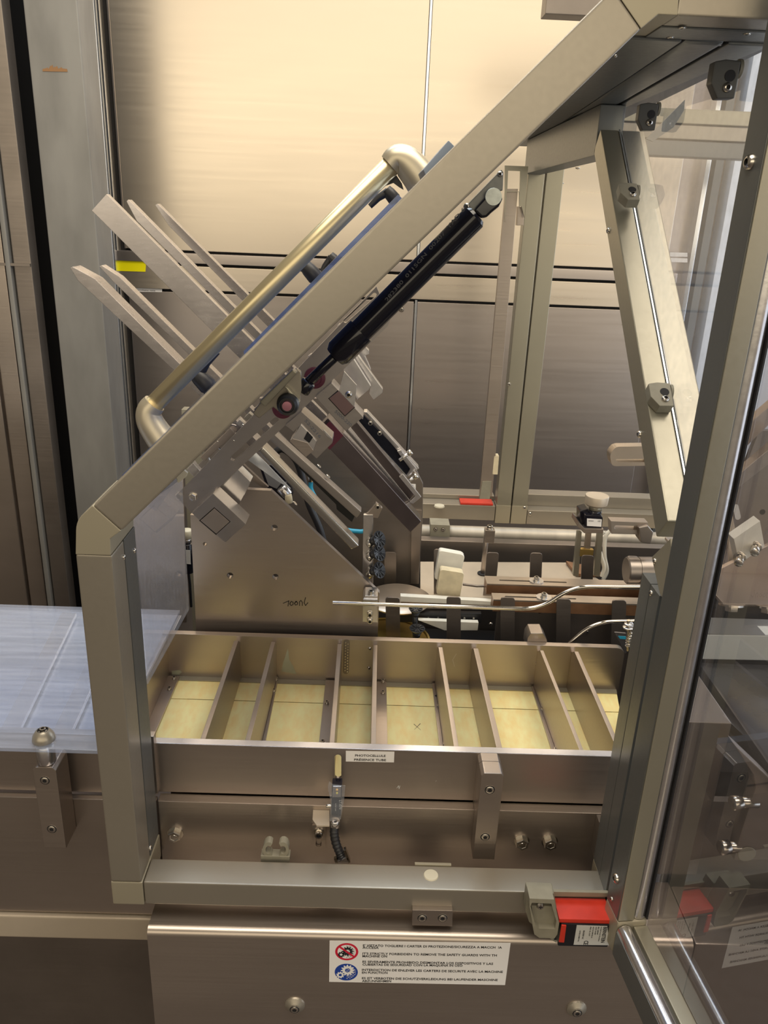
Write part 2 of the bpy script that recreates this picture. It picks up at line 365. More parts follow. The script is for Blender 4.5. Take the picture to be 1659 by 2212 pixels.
t = tag(box('gap_shade_sheet', -1.6, UY(120, 0, 2.12).x, 2.12, 2.14, 0, 2.6, hollow, None, 0), 'shade painted as a black sheet in the gap between brown cabinet and grey column', 'panel')  # black sheet paints the shade inside the gap
t = thing('steel_column', 'mottled grey galvanised column with a small rust patch near its top', 'column', (-.75, 1.97, 0))
c0, c1 = UY(49, 0, 1.95).x, UY(166, 0, 1.95).x
box('shaft', c0, c1, 1.95, 2.06, 0, 2.6, galv, t, .004)
bm = bmesh.new(); rr = random.Random(5); pts = []
for i in range(26):
    x = 92 + i * 2.1; pts.append(UY(x, 153 - (4 + 12 * math.exp(-((x - 118) / 14) ** 2) * rr.random()), 1.949))
pts += [UY(146, 155, 1.949), UY(92, 154, 1.949)]
finish(prism_bm(pts, (0, .0006, 0)), 'rust_patch', mat('rust', (.30, .16, .07), 0, .8), t, False)
# ================================================================ REAR GUARD FRAME (y = 1.74)
t = thing('rear_guard_frame', 'pale aluminium guard frame with twin posts at the back of the machine', 'guard frame', (.3, 1.75, .9))
YB = 1.74
xa, xb, xc = .299, .3345, .3715
box('post', xa, xb - .0015, YB, YB + .035, .925, 1.72, anod_light, t, .002)
box('post', xb + .0015, xc, YB, YB + .035, .925, 1.72, anod_light, t, .002)
box('corner_block', xa - .001, xb - .001, YB - .001, YB + .036, .922, .968, cast, t, .002)
box('corner_block', xb + .001, xc + .001, YB - .001, YB + .036, .922, .968, cast, t, .002)
box('lower_rail', .02, xa - .002, YB, YB + .04, .928, .9647, anod, t, .002)
box('lower_rail', xc + .002, 1.4, YB, YB + .035, .922, .957, anod, t, .002)
box('upper_rail', xc + .002, 1.4, YB + .036, YB + .075, .925, .985, anod, t, .002)
box('shelf_rail', .02, xa, YB + .042, YB + .09, .925, .975, anod, t, .002)
finish(lathe_bm([(0, 0), (.0125, 0), (.0115, .003), (0, .0036)], UZ(949, 1094, .9647), (0, 0, 1), 20), 'white_cap', plastic_cream, t)
box('red_actuator', UY(995, 1085, YB).x, UY(1066, 1085, YB).x, YB + .002, YB + .034, .9649, .970, red, t, .001)
for p in ((1133, 1097), (1145, 1110), (1100, 830)): sY('pan', *p, YB, 4, t)
box('top_rail', .302, 1.3, YB, YB + .05, 1.966, 2.02, steel_dark, t, .002)
# hook bracket and slide bar in front of the post
t = thing('slide_bracket', 'khaki latch bar with a bright slotted head beside the rear posts', 'bracket', (.27, 1.66, .97))
YS = 1.66
o = rect_solid_holes('slotted_head', [xz(1089, 358, YS), xz(1139, 360, YS), xz(1131, 470, YS), xz(1125, 446, YS), xz(1120, 446, YS), xz(1120, 415, YS), xz(1093, 415, YS), xz(1089, 480, YS)],
    [[xz(1096, 369, YS), xz(1122, 370, YS), xz(1121, 414, YS), xz(1094, 413, YS)]], .006, anod_light, t, 0, at=YS - .01)
pY('slide_bar', [(1092, 408), (1119, 408), (1063, 1072), (1036, 1072)], YS, .012, steel, t)
pY('slide_bar_foot', [(1042, 1040), (1062, 1040), (1058, 1078), (1036, 1078)], YS - .002, .016, plastic_gray, t)
pY('guide_block', [(1119, 446), (1133, 448), (1131, 487), (1117, 487)], YS, .02, steel, t)
pY('guide_block', [(1067, 985), (1078, 985), (1075, 1025), (1063, 1025)], YS, .02, nylon_old, t)
# module bed behind: beige ledge, tube, trench wall
t = thing('machine_bed', 'beige and grey machine bed with a bright tube running behind the carton track', 'machine bed', (.3, 1.6, .7))
box('rear_ledge', -.15, 1.4, 1.62, 1.735, .86, .915, bed, t, .003)
cyl('long_tube', UY(905, 1150, 1.60) + Vector((-.05, 0, 0)), UY(1400, 1166, 1.60) + Vector((.4, 0, 0)), .018, dull_tube, t)
box('trench_wall', -.3, 1.4, 1.535, 1.56, .5, UY(1000, 1172, 1.53).z, steel_dark, t, .002)
cb = pY('clamp_block', [(930, 1133), (972, 1135), (971, 1168), (929, 1166)], 1.57, .04, plastic_gray, t)
for p in ((941, 1143), (957, 1144)): sY('cap', *p, 1.569, 3.5, cb)
pts = [UZ(*p, .935) for p in ((908, 1213), (1235, 1215), (1310, 1262), (1600, 1262), (1600, 1300), (908, 1305))]
finish(prism_bm(pts, (0, 0, -.01)), 'bed_plate', bed, t, True, .0005)
box('sump', -.26, 1.2, 1.075, 1.53, .55, .75, hollow, t, 0)
box('front_track_wall', .22, .9, 1.172, 1.18, .8, UY(1100, 1312, 1.172).z, steel_dark, t, .001)
for p in ((1060, 1348), (1166, 1322), (1268, 1365)): sY('pan', *p, 1.171, 4, t)
text('G.L', UZ(1277, 1243, .9352), .018, .008, ink, t, u=(1, 0, 0), v=(0, 1, 0))
# ================================================================ FRONT GUARD FRAME (y = .70)
t = thing('front_guard_frame', 'champagne aluminium guard frame around the front opening, with sloping top bar', 'guard frame', (-.26, .70, .84))
Y0 = .70
box('upright', -.2822, -.2472, Y0, Y0 + .0385, .8685, 1.2797, anod, t, .0025)
box('inner_upright', -.2822, -.2472, Y0 + .0395, Y0 + .0765, .8685, 1.2797, anod_gray, t, .001)
box('foot_corner', -.2825, -.2458, Y0 - .0003, Y0 + .0765, .834, .868, cast, t, .002)
box('bottom_rail', -.2452, .30, Y0, Y0 + .036, .8352, .8685, anod, t, .0025)
bm = prism_bm(rounded([UY(*p, Y0 - .0003) for p in ((199.5, 1092), (164, 1124), (163, 1198), (239, 1200), (238, 1164), (261.5, 1147))], [0, .012, 0, 0, 0, 0], 6), (0, .077, 0))
finish(bm, 'bend_corner', cast, t, True, .001)
dg = [(200.2, 1092.5), (262.5, 1147), (1385, 62), (1325, -25)]
pY('sloping_bar', dg, Y0, .0385, anod, t, .0025)
pY('inner_sloping_bar', [(206, 1090), (262, 1140), (1385, 62), (1330, -22)], Y0 + .0395, .037, anod_gray, t, .001)
pY('upper_corner', [(1325, -25), (1385, 62), (1422, 31), (1464, 33), (1470, -40), (1400, -80)], Y0 - .0003, .077, cast, t, .001)
zt = UY(1500, 35, Y0).z
box('top_rail', .2225, .40, Y0, Y0 + .0365, zt, zt + .04, anod, t, .002)
box('inner_top_rail', .2225, .40, Y0 + .0375, Y0 + .078, zt - .001, zt + .04, anod_gray, t, .001)
trl = [o for o in t.children if o.name.startswith('inner_top_rail')][0] if 0 else t
for p in ((1473, 60), (1614, 73), (1448, 81), (1420, 106), (1551, 97)): screw('cap', UZ(*p, zt - .001), (0, 0, -1), .0028, t)
for p in ((1330, 121), (505, 996 - 44), (470, 954)): sY('button', *p, Y0 - .0001, 3 if p[0] > 1000 else 1.6, t, 'rivet')
for p in ((267, 1203), (290, 1189)):
    screw('button', UX(*p, -.2472), (1, 0, 0), .0027, t)
screw('button', UX(324, 1831, -.2472), (1, 0, 0), .003, t)
finish(lathe_bm([(0, 0), (.0088, 0), (.0082, .0012), (.006, .0014), (0, .0012)], UZ(931, 1891, .8685), (0, 0, 1), 28), 'white_cap', plastic_cream, t)
# right upright, behind the open door
box('right_upright', .2903, .325, Y0, Y0 + .0265, .8685, 1.2559, anod_gray, t, .001)
box('right_inner_upright', .2903, .325, Y0 + .0275, Y0 + .055, .8685, 1.2559, anod_gray, t, .001)
box('right_foot', .2903, .325, Y0, Y0 + .055, .80, .868, cast, t, .001)
screw('button', UX(1407, 1281, .2903), (-1, 0, 0), .003, t)
# tape-like clear tab and dark tab under the sloping bar
pY('clear_tab', rounded([UY(*p, .785) for p in ()], 0) if 0 else [(373, 1021), (389, 1009), (405, 1022), (402, 1030), (385, 1044)], .785, .004, plastic_cream, t, .0005)
pY('dark_tab', [(320, 1094), (372, 1022), (384, 1036), (337, 1104)], .785, .003, acr_side, t, 0)
# acrylic side pane on the left
finish(prism_bm([Vector((-.2465, .777, 1.0842)), Vector((-.2465, .9842, 1.0712)), Vector((-.2465, .9842, 1.3)), Vector((-.2465, .777, 1.29))], (-.004, 0, 0)), 'side_pane', acr_side, t)
# hinge tab below the rail
t = thing('hinge_tab', 'small steel plate with two sunk screws hanging under the bottom rail', 'bracket', tuple(UY(934, 1984, .695)))
hpl = pY('plate', [(891, 1966), (978, 1968), (977, 2001), (890, 1999)], .693, .007, steel_bright if 0 else steel, t, .0006)
for p in ((912, 1983), (956, 1983)): sY('cap', *p, .693, 8.5, hpl)
box('stem', UY(900, 1975, .7).x, UY(970, 1975, .7).x, .7002, .735, .8295, .8348, steel, t)
# bar tab on top of lower plate
# ================================================================ RIGHT SLANTED SIDE GUARD
t = thing('side_guard', 'slanted aluminium guard post pair leaning back to the ceiling rail', 'guard frame', (.3, .74, 1.26))
dvec = Vector((0, 1.1634 - .6997, 1.7152 - 1.3193)).normalized(); up_n = Vector((0, -dvec.z, dvec.y))
A0 = Vector((.2903, .7125, 1.3305)); A1 = Vector((.2903, 1.1634, 1.7152))
def slantbar(name, x0, x1, p0, p1, th, m, bev=.002):
    q0 = Vector((0, p0.y, p0.z)); q1 = Vector((0, p1.y, p1.z)); n = -up_n * th; bm = bmesh.new()
    hexa(bm, [(x0, *q0[1:]), (x1, *q0[1:]), (x1, *q1[1:]), (x0, *q1[1:]), (x0, *(q0 + n)[1:]), (x1, *(q0 + n)[1:]), (x1, *(q1 + n)[1:]), (x0, *(q1 + n)[1:])])
    return finish(bm, name, m, t, True, bev)
slantbar('slanted_post', .2903, .3147, A0, A1, .034, anod_light)
slantbar('slanted_post', .3185, .349, A0, A1, .034, anod_light)
slantbar('bright_seal', .3148, .3166, A0 + up_n * .001, A1 + up_n * .001, .02, chrome_edge, 0)
bm = prism_bm([UX(*p, .2901) for p in ((1434, 1178), (1448, 1163), (1456, 1250), (1452, 1330), (1425, 1282), (1411, 1220), (1408, 1203))], (.0255, 0, 0))
finish(bm, 'lower_corner', cast, t, True, .0006)
for p in ((1315, 498), (1382, 938)): screw('button', UX(*p, .2903), (-1, 0, 0), .004, t)
screw('button', UX(1415, 1212, .2901), (-1, 0, 0), .003, t)
# side acrylic pane
bm = prism_bm([Vector((.3168, .69, 1.322)), Vector((.3168, .70, 1.741)), Vector((.3168, 1.163, 1.741)), Vector((.3168, 1.155, 1.712)), Vector((.3168, .7125, 1.334))], (.0015, 0, 0))
finish(bm, 'side_pane', acr_side, t)
# ceiling rails running to the back (they splay 3 degrees)
t = thing('ceiling_rail', 'dark double profile rail running back overhead on the right', 'rail', (.27, 1.1, 1.735))
def railbar(name, off0, off1, z0, z1, ya, yb, m, bev=.0015):
    bm = bmesh.new(); f = lambda o, y: .2546 + o + (y - .744) * .056
    hexa(bm, [(f(off0, ya), ya, z0), (f(off1, ya), ya, z0), (f(off1, yb), yb, z0), (f(off0, yb), yb, z0), (f(off0, ya), ya, z1), (f(off1, ya), ya, z1), (f(off1, yb), yb, z1), (f(off0, yb), yb, z1)])
    return finish(bm, name, m, t, True, bev)
railbar('profile', 0.0, .037, 1.7472, 1.785, .7785, 1.93, anod_gray, .006)
railbar('profile', .039, .079, 1.7472, 1.785, .7785, 1.93, anod_gray)
railbar('profile', -.048, -.0015, 1.7475, 1.785, .7785, 1.9, anod_gray)
box('lower_profile', .2903, .325, 1.178, 1.738, 1.684, 1.7468, anod_gray, t, .0015)
for p in ((1183, 387), (1215, 395), (1248, 362)): screw('pan', UZ(*p, 1.684), (0, 0, -1), .004, t)
# panel clamps
def panel_clamp(px, py, X, s, label, axis=0):
    p = UX(px, py, X); d = p - O3; k = s * d.length / F
    q = thing('panel_clamp', label, 'clamp', tuple(p), 'dark plastic panel clamps on the right guard')
    prof = [(-.9, 1.0), (-.2, 1.15), (.75, 1.1), (.72, -1.0), (-.35, -1.05), (-.9, -.2)]
    ax = Vector((0, .76, .65)) if axis == 0 else Vector((0, 0, 1)); sd = Vector((1, 0, 0)); nn = sd.cross(ax) * -1
    if nn.y > 0: nn = -nn
    base = [p + sd * (u * k) + ax * (v * k) for u, v in prof]
    finish(prism_bm(base, nn * (k * .9)), 'body', plastic_gray if axis == 0 else mat('dark_plastic', (.07, .07, .065), 0, .4), q, True, k * .1)
    c = p + nn * (k * .9)
    finish(lathe_bm([(0, 0), (.34 * k, 0), (.34 * k, .03 * k), (0, .04 * k)], c + ax * (.25 * k) + sd * (.2 * k), nn, 16), 'recess', hollow, q)
    screw('button', c - ax * (.4 * k) + sd * (.15 * k), nn, k * .3, q)
    finish(lathe_bm([(0, 0), (.55 * k, 0), (.55 * k, .2 * k), (0, .3 * k)], p + sd * (.8 * k) + ax * (.75 * k) + nn * (.3 * k), (1, 0, 0), 20), 'disc', plastic_gray, q)
panel_clamp(1355, 432, .302, 22, 'panel clamp halfway up the slanted post, nearest its top end')
panel_clamp(1422, 868, .302, 27, 'grey brown panel clamp low on the slanted post')
panel_clamp(1394, 256, .302, 21, 'dark panel clamp under the ceiling rail next to the slanted post', 1)
panel_clamp(1556, 178, .302, 28, 'dark panel clamp under the ceiling rail nearest the open door', 1)
t = thing('cross_rail', 'blue grey guard rail seen through the acrylic at upper right', 'rail', (.6, 1.7, 1.75))
for n_, a, b, m_ in (('profile', 232, 266, anod_light), ('profile', 268, 300, anod), ('lower_profile', 302, 338, anod_gray)):
    za, zb = UY(1450, b, 1.66).z, UY(1450, a, 1.66).z; box(n_, .40, 1.3, 1.66, 1.70, za, zb - .001, m_, t, .002)
pY('gusset', [(1396, 300), (1480, 215), (1478, 238), (1455, 275), (1410, 306)], 1.6, .004, anod_gray, t, .0005)
# ================================================================ OPEN DOOR
HZ = Vector((.2865, .6855, 0)); D = Vector((.1085, -.9941, 0)); NR = Vector((.9941, .1085, 0))
def dbox(name, a0, a1, b0, b1, z0, z1, m, parent, bev=.001):
    bm = bmesh.new(); f = lambda a, b, z: HZ + D * a + NR * b + Vector((0, 0, z))
    hexa(bm, [f(a0, b0, z0), f(a0, b1, z0), f(a1, b1, z0), f(a1, b0, z0), f(a0, b0, z1), f(a0, b1, z1), f(a1, b1, z1), f(a1, b0, z1)])
    return finish(bm, name, m, parent, True, bev)
t = thing('open_door', 'aluminium framed acrylic guard door swung open on the right', 'door', tuple(HZ + Vector((0, 0, .82))))
stile = dbox('hinge_stile', 0, .0305, 0, .0195, .8785, 1.86, anod_gray, t, .0012)
dbox('front_strip', .0305, .0325, .0008, .0185, .8785, 1.86, anod_light, t, .0008)
def drod(name, a, b, r, z0, z1, m, sx=1):
    return finish(sweep_bm([HZ + D * a + NR * b + Vector((0, 0, z)) for z in (z0, z1)], r, 24), name, m, t)
drod('rounded_edge', .0235, .0265, .0082, .8785, 1.86, steel_bright)
dbox('seal', .012, .0325, .0335, .0352, .8785, 1.86, rubber, t, 0)
dbox('corner_block', -.001, .0335, -.0005, .0352, .832, .878, cast, t, .004)
dbox('bottom_rail', .0335, .62, 0, .020, .832, .8655, anod_gray, t, .0012)
finish(sweep_bm([HZ + D * a + NR * .009 + Vector((0, 0, .8655)) for a in (.0345, .62)], .0085, 24), 'rounded_top', steel_bright, t)
dbox('bottom_inner_strip', .0335, .62, .019, .0352, .845, .8715, anod_light, t, .0015)
dbox('pane', .033, .62, .0352, .039, .846, 1.86, acr_door, t, 0)
for z, r in ((1.648, .0062), (1.1, .0), (.9215, .0055)):
    if r:
        p = HZ + D * .014 + Vector((0, 0, z)); screw('button', p, -NR, r, stile)
screw('button', HZ + D * .012 + Vector((0, 0, .8895)), -NR, .0026, stile)
ZL = UY(600, 1738, .78).z
# ================================================================ LEFT INFEED MODULE
t = thing('infeed_module', 'plain brown steel infeed casing left of the guard frame', 'machine casing', (-.45, .8, .7))
zl = UY(100, 1741, .78).z
box('lower_plate', -1.3, -.2485, .78, .789, UY(100, 1970, .78).z, ZL, steel, t, .001)
box('upper_plate', -1.3, -.2485, .7895, .800, ZL + .0025, 1.003, steel, t, .001)
box('deck', -1.3, -.306, .82, 1.17, .955, .96, mat('deck_steel', (.55, .58, .66), .9, .32, .06, (4, 30, 4)), t, .001)
for a, b in (((20, 1590), (150, 1330)), ((130, 1600), (205, 1440))):
    p, q = UZ(*a, .965), UZ(*b, .965); hexv = []
    bm = bmesh.new(); w_ = Vector((.012, 0, 0)); zz = Vector((0, 0, .006))
    hexa(bm, [p - w_, p + w_, q + w_, q - w_, p - w_ + zz, p + w_ + zz, q + w_ + zz, q - w_ + zz]); finish(bm, 'diagonal_strip', steel_bright, t, True, .001)  # pale diagonal strips under the clear sheet
box('front_lip', -1.3, -.2485, .775, .83, UY(100, 1990, .775).z - .03, UY(100, 1971, .775).z - .008, bed, t, .003)
box('base_wall', -1.3, -.2485, .86, .9, 0, .72, steel_dark, t, 0)
# sheet
zs = 1.0205
t = thing('cover_sheet', 'scratched clear acrylic sheet covering the infeed on the left', 'acrylic pane', (-.45, .9, zs))
box('sheet', -1.3, -.2835, .7385, 1.0755, zs - .005, zs, acr_top, t, .0006)
p = UZ(95, 1597, zs)
finish(lathe_bm([(0, -.0), (.0125, 0), (.0128, .001), (.0118, .006), (.0082, .0115), (.0062, .013), (.0055, .013, 1), (.0052, .0105, 1), (.003, .0105), (0, .0105)], p, (0, 0, 1), 28), 'knob', [anod, hollow], t)
screw('socket', p + Vector((0, 0, .0104)), (0, 0, 1), .0035, t)
cyl('standoff', p + Vector((0, 0, -.031)), p + Vector((0, 0, -.0052)), .0105, steel_bright, t)
# support block at left
def support_block(name, lab, x0, x1, z0, z1, yf, yb, chx):
    t = thing(name, lab, 'support block', ((x0 + x1) / 2, yf, z0), 'front support blocks')
    o = [(x0, z0), (x1, z0), (x1, z1), (x0, z1)]
    bm = bmesh.new(); c = chx
    front = [Vector((x0, yf, z0)), Vector((x1, yf, z0)), Vector((x1, yf, z1 - c)), Vector((x1 - c, yf, z1)), Vector((x0 + c, yf, z1)), Vector((x0, yf, z1 - c))]
    finish(prism_bm(front, (0, yb - yf, 0)), 'block', steel, t, True, .0012); return t
zb = p.z - .031
xa_, xb_ = UY(68, 1650, .745).x, UY(119, 1650, .745).x
t = support_block('support_block', 'steel support block under the clear sheet at left, two sunk screws', xa_, xb_, UY(130, 1833, .745).z, zb, .745, .7795, .004)
for q in ((97, 1686), (112, 1791)): sY('cap', *q, .745, 8.5, t)
# ================================================================ CHUTE COVER with warning sticker
t = thing('lower_cover', 'rounded stainless lower cover carrying the multilingual warning sticker', 'machine cover', (.1, .69, .2))
bm = bmesh.new(); zc = .8225 + .0
zc = .8125
sec = [(.684, .25), (.684, zc - .009)] + [(.693 - .009 * math.cos(a), zc - .009 + .009 * math.sin(a)) for a in (.4, .8, 1.2, 1.5708)] + [(.775, zc), (.775, .25)]
finish(prism_bm([Vector((-.2405, y, z)) for y, z in sec], (.64, 0, 0)), 'shell', steel, t, True, 0, .5)
for q in ((637, 2170), (1245, 2178)):
    c = UY(*q, .684); finish(lathe_bm([(0, 0), (.0125, 0), (.012, .002), (.0065, .0052), (.0062, .0054), (0, .0054)], c, FN, 28), 'dome_washer', anod, t)
    screw('cap', c + FN * .0054 + Vector((0, 0, -.0015)), FN, .0048, t)
YT = .6838
st = [UY(*q, YT) for q in ((712, 2032), (1103, 2037), (1091, 2128), (711, 2121))]
lab = tag(finish(prism_bm(st, (0, .0002, 0)), 'warning_sticker', white_lbl, None, False), 'white multilingual warning sticker with red and blue round pictograms on the lower cover', 'sticker')
lab['_o'] = (0, 0, 0)
def sl(px, py): return UY(px, py, YT - .0001)
L_ = ((784, 1103 - 19, 2044.5, 2049, "E' VIETATO TOGLIERE I CARTER DI PROTEZIONE/SICUREZZA A MACCH  !A"), (783, 818, 2049, 0, 'ACCESA'),
      (783, 1073, 2062, 2066, "IT'S STRICTLY FORBIDDEN TO REMOVE THE SAFETY GUARDS WITH TH"), (783, 836, 2067.5, 0, 'MACHINE ON'),
      (783, 1065, 2079.5, 2084, 'ES SEVERAMENTE PROHIBIDO DESMONTAR LOS DISPOSITIVOS Y LAS'), (783, 999, 2085.5, 2088, 'CUBIERTAS DE SEGURIDAD CON LA MAQUINA IN USO'),
      (782, 1086, 2097, 2101.5, 'INTERDICTION DE ENLEVER LES CARTERS DE SECURITE AVEC LA MACHINE'), (782, 837, 2103, 0, 'EN FUNCTION'),
      (782, 1075, 2115, 2119, 'ES IST VERBOTEN DIE SCHUTZVERKLEIDUNG BEI LAUFENDER MASCHINE'), (782, 845, 2121, 0, 'ABZUNNEHMEN'))
for x0, x1, y0, y1, s in L_:
    a = sl(x0, y0); b = sl(x1, y1 or y0 + .5); text(s, a, (b - a).length, .0034, ink, lab, 'lettering', u=(b - a))
def disc(name, px, py, rx, ry, m, par, dy=.0, inner=0, n=36):
    bm = bmesh.new(); c = sl(px, py) + Vector((0, -dy, 0)); X = (sl(px + rx, py) - sl(px, py)).length; Z = (sl(px, py + ry) - sl(px, py)).length
    o = [bm.verts.new(c + Vector((X * math.cos(i * 2 * math.pi / n), 0, Z * math.sin(i * 2 * math.pi / n)))) for i in range(n)]
    if inner:
        q = [bm.verts.new(c + Vector((X * inner * math.cos(i * 2 * math.pi / n), 0, Z * inner * math.sin(i * 2 * math.pi / n)))) for i in range(n)]
        for i in range(n): bm.faces.new([o[i], o[(i + 1) % n], q[(i + 1) % n], q[i]])
    else: bm.faces.new(o)
    return finish(bm, name, m, par, False)
def gear(name, px, py, r, m, par, dy, teeth=10):
    bm = bmesh.new(); c = sl(px, py) + Vector((0, -dy, 0)); sx = (sl(px + 1, py) - sl(px, py)).length; sz = (sl(px, py + 1) - sl(px, py)).length * .8
    N = teeth * 4; o = []; q = []
    for i in range(N):
        a = i * 2 * math.pi / N; R = r * (1.0 if i % 4 < 2 else .74)
        o.append(bm.verts.new(c + Vector((R * sx * math.cos(a), 0, R * sz * math.sin(a))))); R = r * .38
        q.append(bm.verts.new(c + Vector((R * sx * math.cos(a), 0, R * sz * math.sin(a)))))
    for i in range(N): bm.faces.new([o[i], o[(i + 1) % N], q[(i + 1) % N], q[i]])
    return finish(bm, name, m, par, False)
def strip2(bm, a, b, wpx, dy):
    A = sl(*a); B = sl(*b); u = (B - A).normalized(); v = Vector((-u.z, 0, u.x)) * (wpx * .00028); d = Vector((0, -dy, 0))
    bm.faces.new([bm.verts.new(q + d) for q in (A - v, B - v, B + v, A + v)])
def mesh_lines(name, cx, cy, rx, ry, m, par, dy, right=True):
    bm = bmesh.new()
    for k in range(-6, 7):
        for s in (1, -1):
            # clipped diagonal lines inside the right half of the disc
            pts = []
            for i in range(60):
                x = i / 59 * rx * .95; y = s * (x - rx * .5) * .8 + k * ry * .33
                if (x / rx) ** 2 + (y / ry) ** 2 < .86: pts.append((cx + x, cy + y))
            if len(pts) > 2: strip2(bm, pts[0], pts[-1], .5, dy)
    return finish(bm, name, m, par, False)
disc('red_ring', 749, 2056, 25, 18.5, ink_red, lab, 0, .80)
gear('pictogram_gear', 737, 2062, 8, ink, lab, .0001, 9); gear('pictogram_gear', 751, 2055, 13, ink, lab, .0001, 12)
mesh_lines('pictogram_mesh', 748, 2056, 20, 15, ink_gray, lab, .00005)
bm = bmesh.new(); strip2(bm, (732, 2044), (767, 2068), 4.5, .00015); finish(bm, 'red_bar', ink_red, lab, False)
disc('blue_disc', 748, 2100, 25, 18, ink_blue, lab, 0)
gear('pictogram_gear', 735, 2106, 9, white_lbl, lab, .0001, 9); gear('pictogram_gear', 751, 2096, 15, white_lbl, lab, .0001, 12)
mesh_lines('pictogram_mesh', 748, 2100, 23, 16, white_lbl, lab, .00012)
# ================================================================ MACHINE BASE: lower plate
t = thing('base_plate', 'thick brown lower front plate with three hex bolts', 'machine plate', (.03, .785, .82))
zl = UY(600, 1738, .78).z; print('zl', zl)
zr = UZ(600, 1721, zl).y
box('plate', -.2465, .359, .78, .7945, .80, zl, steel, t, .0012)
for q in ((379, 1799), (1126, 1816), (1187, 1816)):
    sY('hex', *q, .78, 13.5, t)
box('notch_tab', UY(890, 1867, .775).x, UY(965, 1867, .775).x, .7362, .7400, .8600, .8698, cast, t, .0004)
t = thing('end_block', 'square steel block with bolt beside the open door', 'block', tuple(UY(1310, 1870, .76)))
box('block', UY(1294, 1820, .755).x, UY(1294, 1820, .755).x + .05, .755, .7798, UY(1300, 1868, .755).z, UY(1300, 1790, .755).z, steel_dark, t, .0012)
sY('hex', 1326, 1838, .755, 13, t)
# right support block
t = support_block('support_block', 'steel support block in front of the tray, between the photocell and the open door', UY(1037, 1700, .757).x, UY(1086, 1700, .757).x, UY(1045, 1857, .757).z, .9895, .757, .7795, .0035)
xs_, xe_ = UY(1037, 1700, .757).x, UY(1086, 1700, .757).x
finish(prism_bm([Vector(q) for q in ((xs_, .7796, zl + .001), (xe_, .7796, zl + .001), (xe_, .7796, .986), (xe_ - .0035, .7796, .9895), (xs_ + .0035, .7796, .9895), (xs_, .7796, .986))], (0, .0152, 0)), 'shoulder', steel, t, True, .0004)
sY('cap', 1058, 1706, .757, 9, t); sY('cap', 1048, 1808, .757, 8.5, t)
# cable clip
t = thing('cable_clip', 'beige double plastic cable clip on the bottom rail', 'clip', tuple(UZ(594, 1862, .8685)))
Yc = .742
pY('base', [(563, 1849), (626, 1851), (625, 1866), (563, 1864)], Yc, .012, plastic_cream if 0 else plastic_gray, t, .0006)
def cring(cx, cy, flip):
    o = []; n = 12
    for i in range(n + 1):
        a = math.radians(50 + 260 * i / n); o.append((cx + flip * 13 * math.cos(a), cy - 17 * math.sin(a)))
    for i in range(n + 1):
        a = math.radians(310 - 260 * i / n); o.append((cx + flip * 6.5 * math.cos(a), cy - 8 * math.sin(a)))
    pY('claw', o, Yc + .001, .010, plastic_gray, t, .0004)
cring(580, 1836, 1); cring(611, 1836, -1)
# photocell
t = thing('photocell', 'small black photocell wrapped in clear film with a black cable', 'sensor', tuple(UY(725, 1740, .765)))
pb = pY('body', [(717, 1697), (739, 1697), (736, 1766), (715, 1762)], .764, .014, gloss_black, t, .0012)
pY('lens_block', [(719, 1699), (737, 1699), (736, 1722), (718, 1722)], .7625, .0018, steel_bright, t, .0008)
finish(lathe_bm([(0, 0), (.0015, 0), (.001, .001), (0, .0012)], UY(728, 1706, .7625), FN, 12), 'indicator', mat('amber_lens', (.95, .6, .25), 0, .3), t)
finish(lathe_bm([(0, 0), (.0013, 0), (.001, .001), (0, .0012)], UY(728, 1713, .7625), FN, 12), 'indicator', mat('yellow_lens', (.9, .8, .2), 0, .3), t)
a = UY(733, 1728, .7638); text('LT-070', a, .014, .003, grey_lbl, pb, 'lettering', u=(0, 0, -1), v=(1, 0, 0), th=.0002)
a = UY(724, 1735, .7638); text('NPN 24V', a, .012, .0014, grey_lbl, pb, 'lettering', u=(0, 0, -1), v=(1, 0, 0), th=.0002)
bm = prism_bm([UY(*q, .760) for q in ((711, 1688), (718, 1694), (740, 1697), (746, 1697), (743, 1730), (736, 1770), (712, 1774), (714, 1730), (708, 1700))], (0, .0005, 0))
finish(bm, 'film_wrap', film, t, False)
cyl('knurled_ring', UY(724, 1771, .772), UY(723, 1786, .772), .0058, steel_bright, t)
cab = smooth_path([UY(*q, .772 - .004 * k) for k, q in enumerate(((723, 1784), (722, 1800), (726, 1822), (734, 1842), (740, 1856)))], 8)
sweep('cable', cab, .0055, rubber, t, 14, rs=lambda s: .0054 * (1 + .07 * math.sin(s * 70)))
for q in ([(721, 1855), (727, 1853), (730, 1866), (724, 1866)], [(742, 1838), (747, 1836), (757, 1863), (752, 1866)], [(729, 1860), (752, 1852), (755, 1864), (731, 1867)]):
    pY('crimp', q, .752, .006, polished if q[0][0] != 729 else steel_bright, t, .0004)
t = thing('sensor_bracket', 'small steel angle bracket with slot and cap screw beside the photocell', 'bracket', tuple(UY(690, 1790, .775)))
zz = UY(690, 1781, .755).z
ps = [UZ(*q, zz) for q in ((677, 1743), (712, 1743), (712, 1783), (704, 1783), (684, 1783), (675, 1770))]
finish(prism_bm([Vector((q.x, max(.752, min(q.y, .7798)), q.z)) for q in ps], (0, 0, -.0022)), 'top_leg', bed, t, True, .0003)
hp = [xz(673, 1783, .7755), xz(704, 1784, .7755), xz(703, 1838, .7755), xz(674, 1838, .7755)]
sa, sb = xz(689, 1800, .7755), xz(688, 1825, .7755)
rect_solid_holes('front_leg', [tuple(q[:1]) + (q[2],) for q in rounded([Vector((u, 0, v)) for u, v in hp], .003)], [slot2(sa, sb, .0036)], .0035, steel, t, 0, at=.776)
sY('socket', 689, 1797, .776, 9, t)
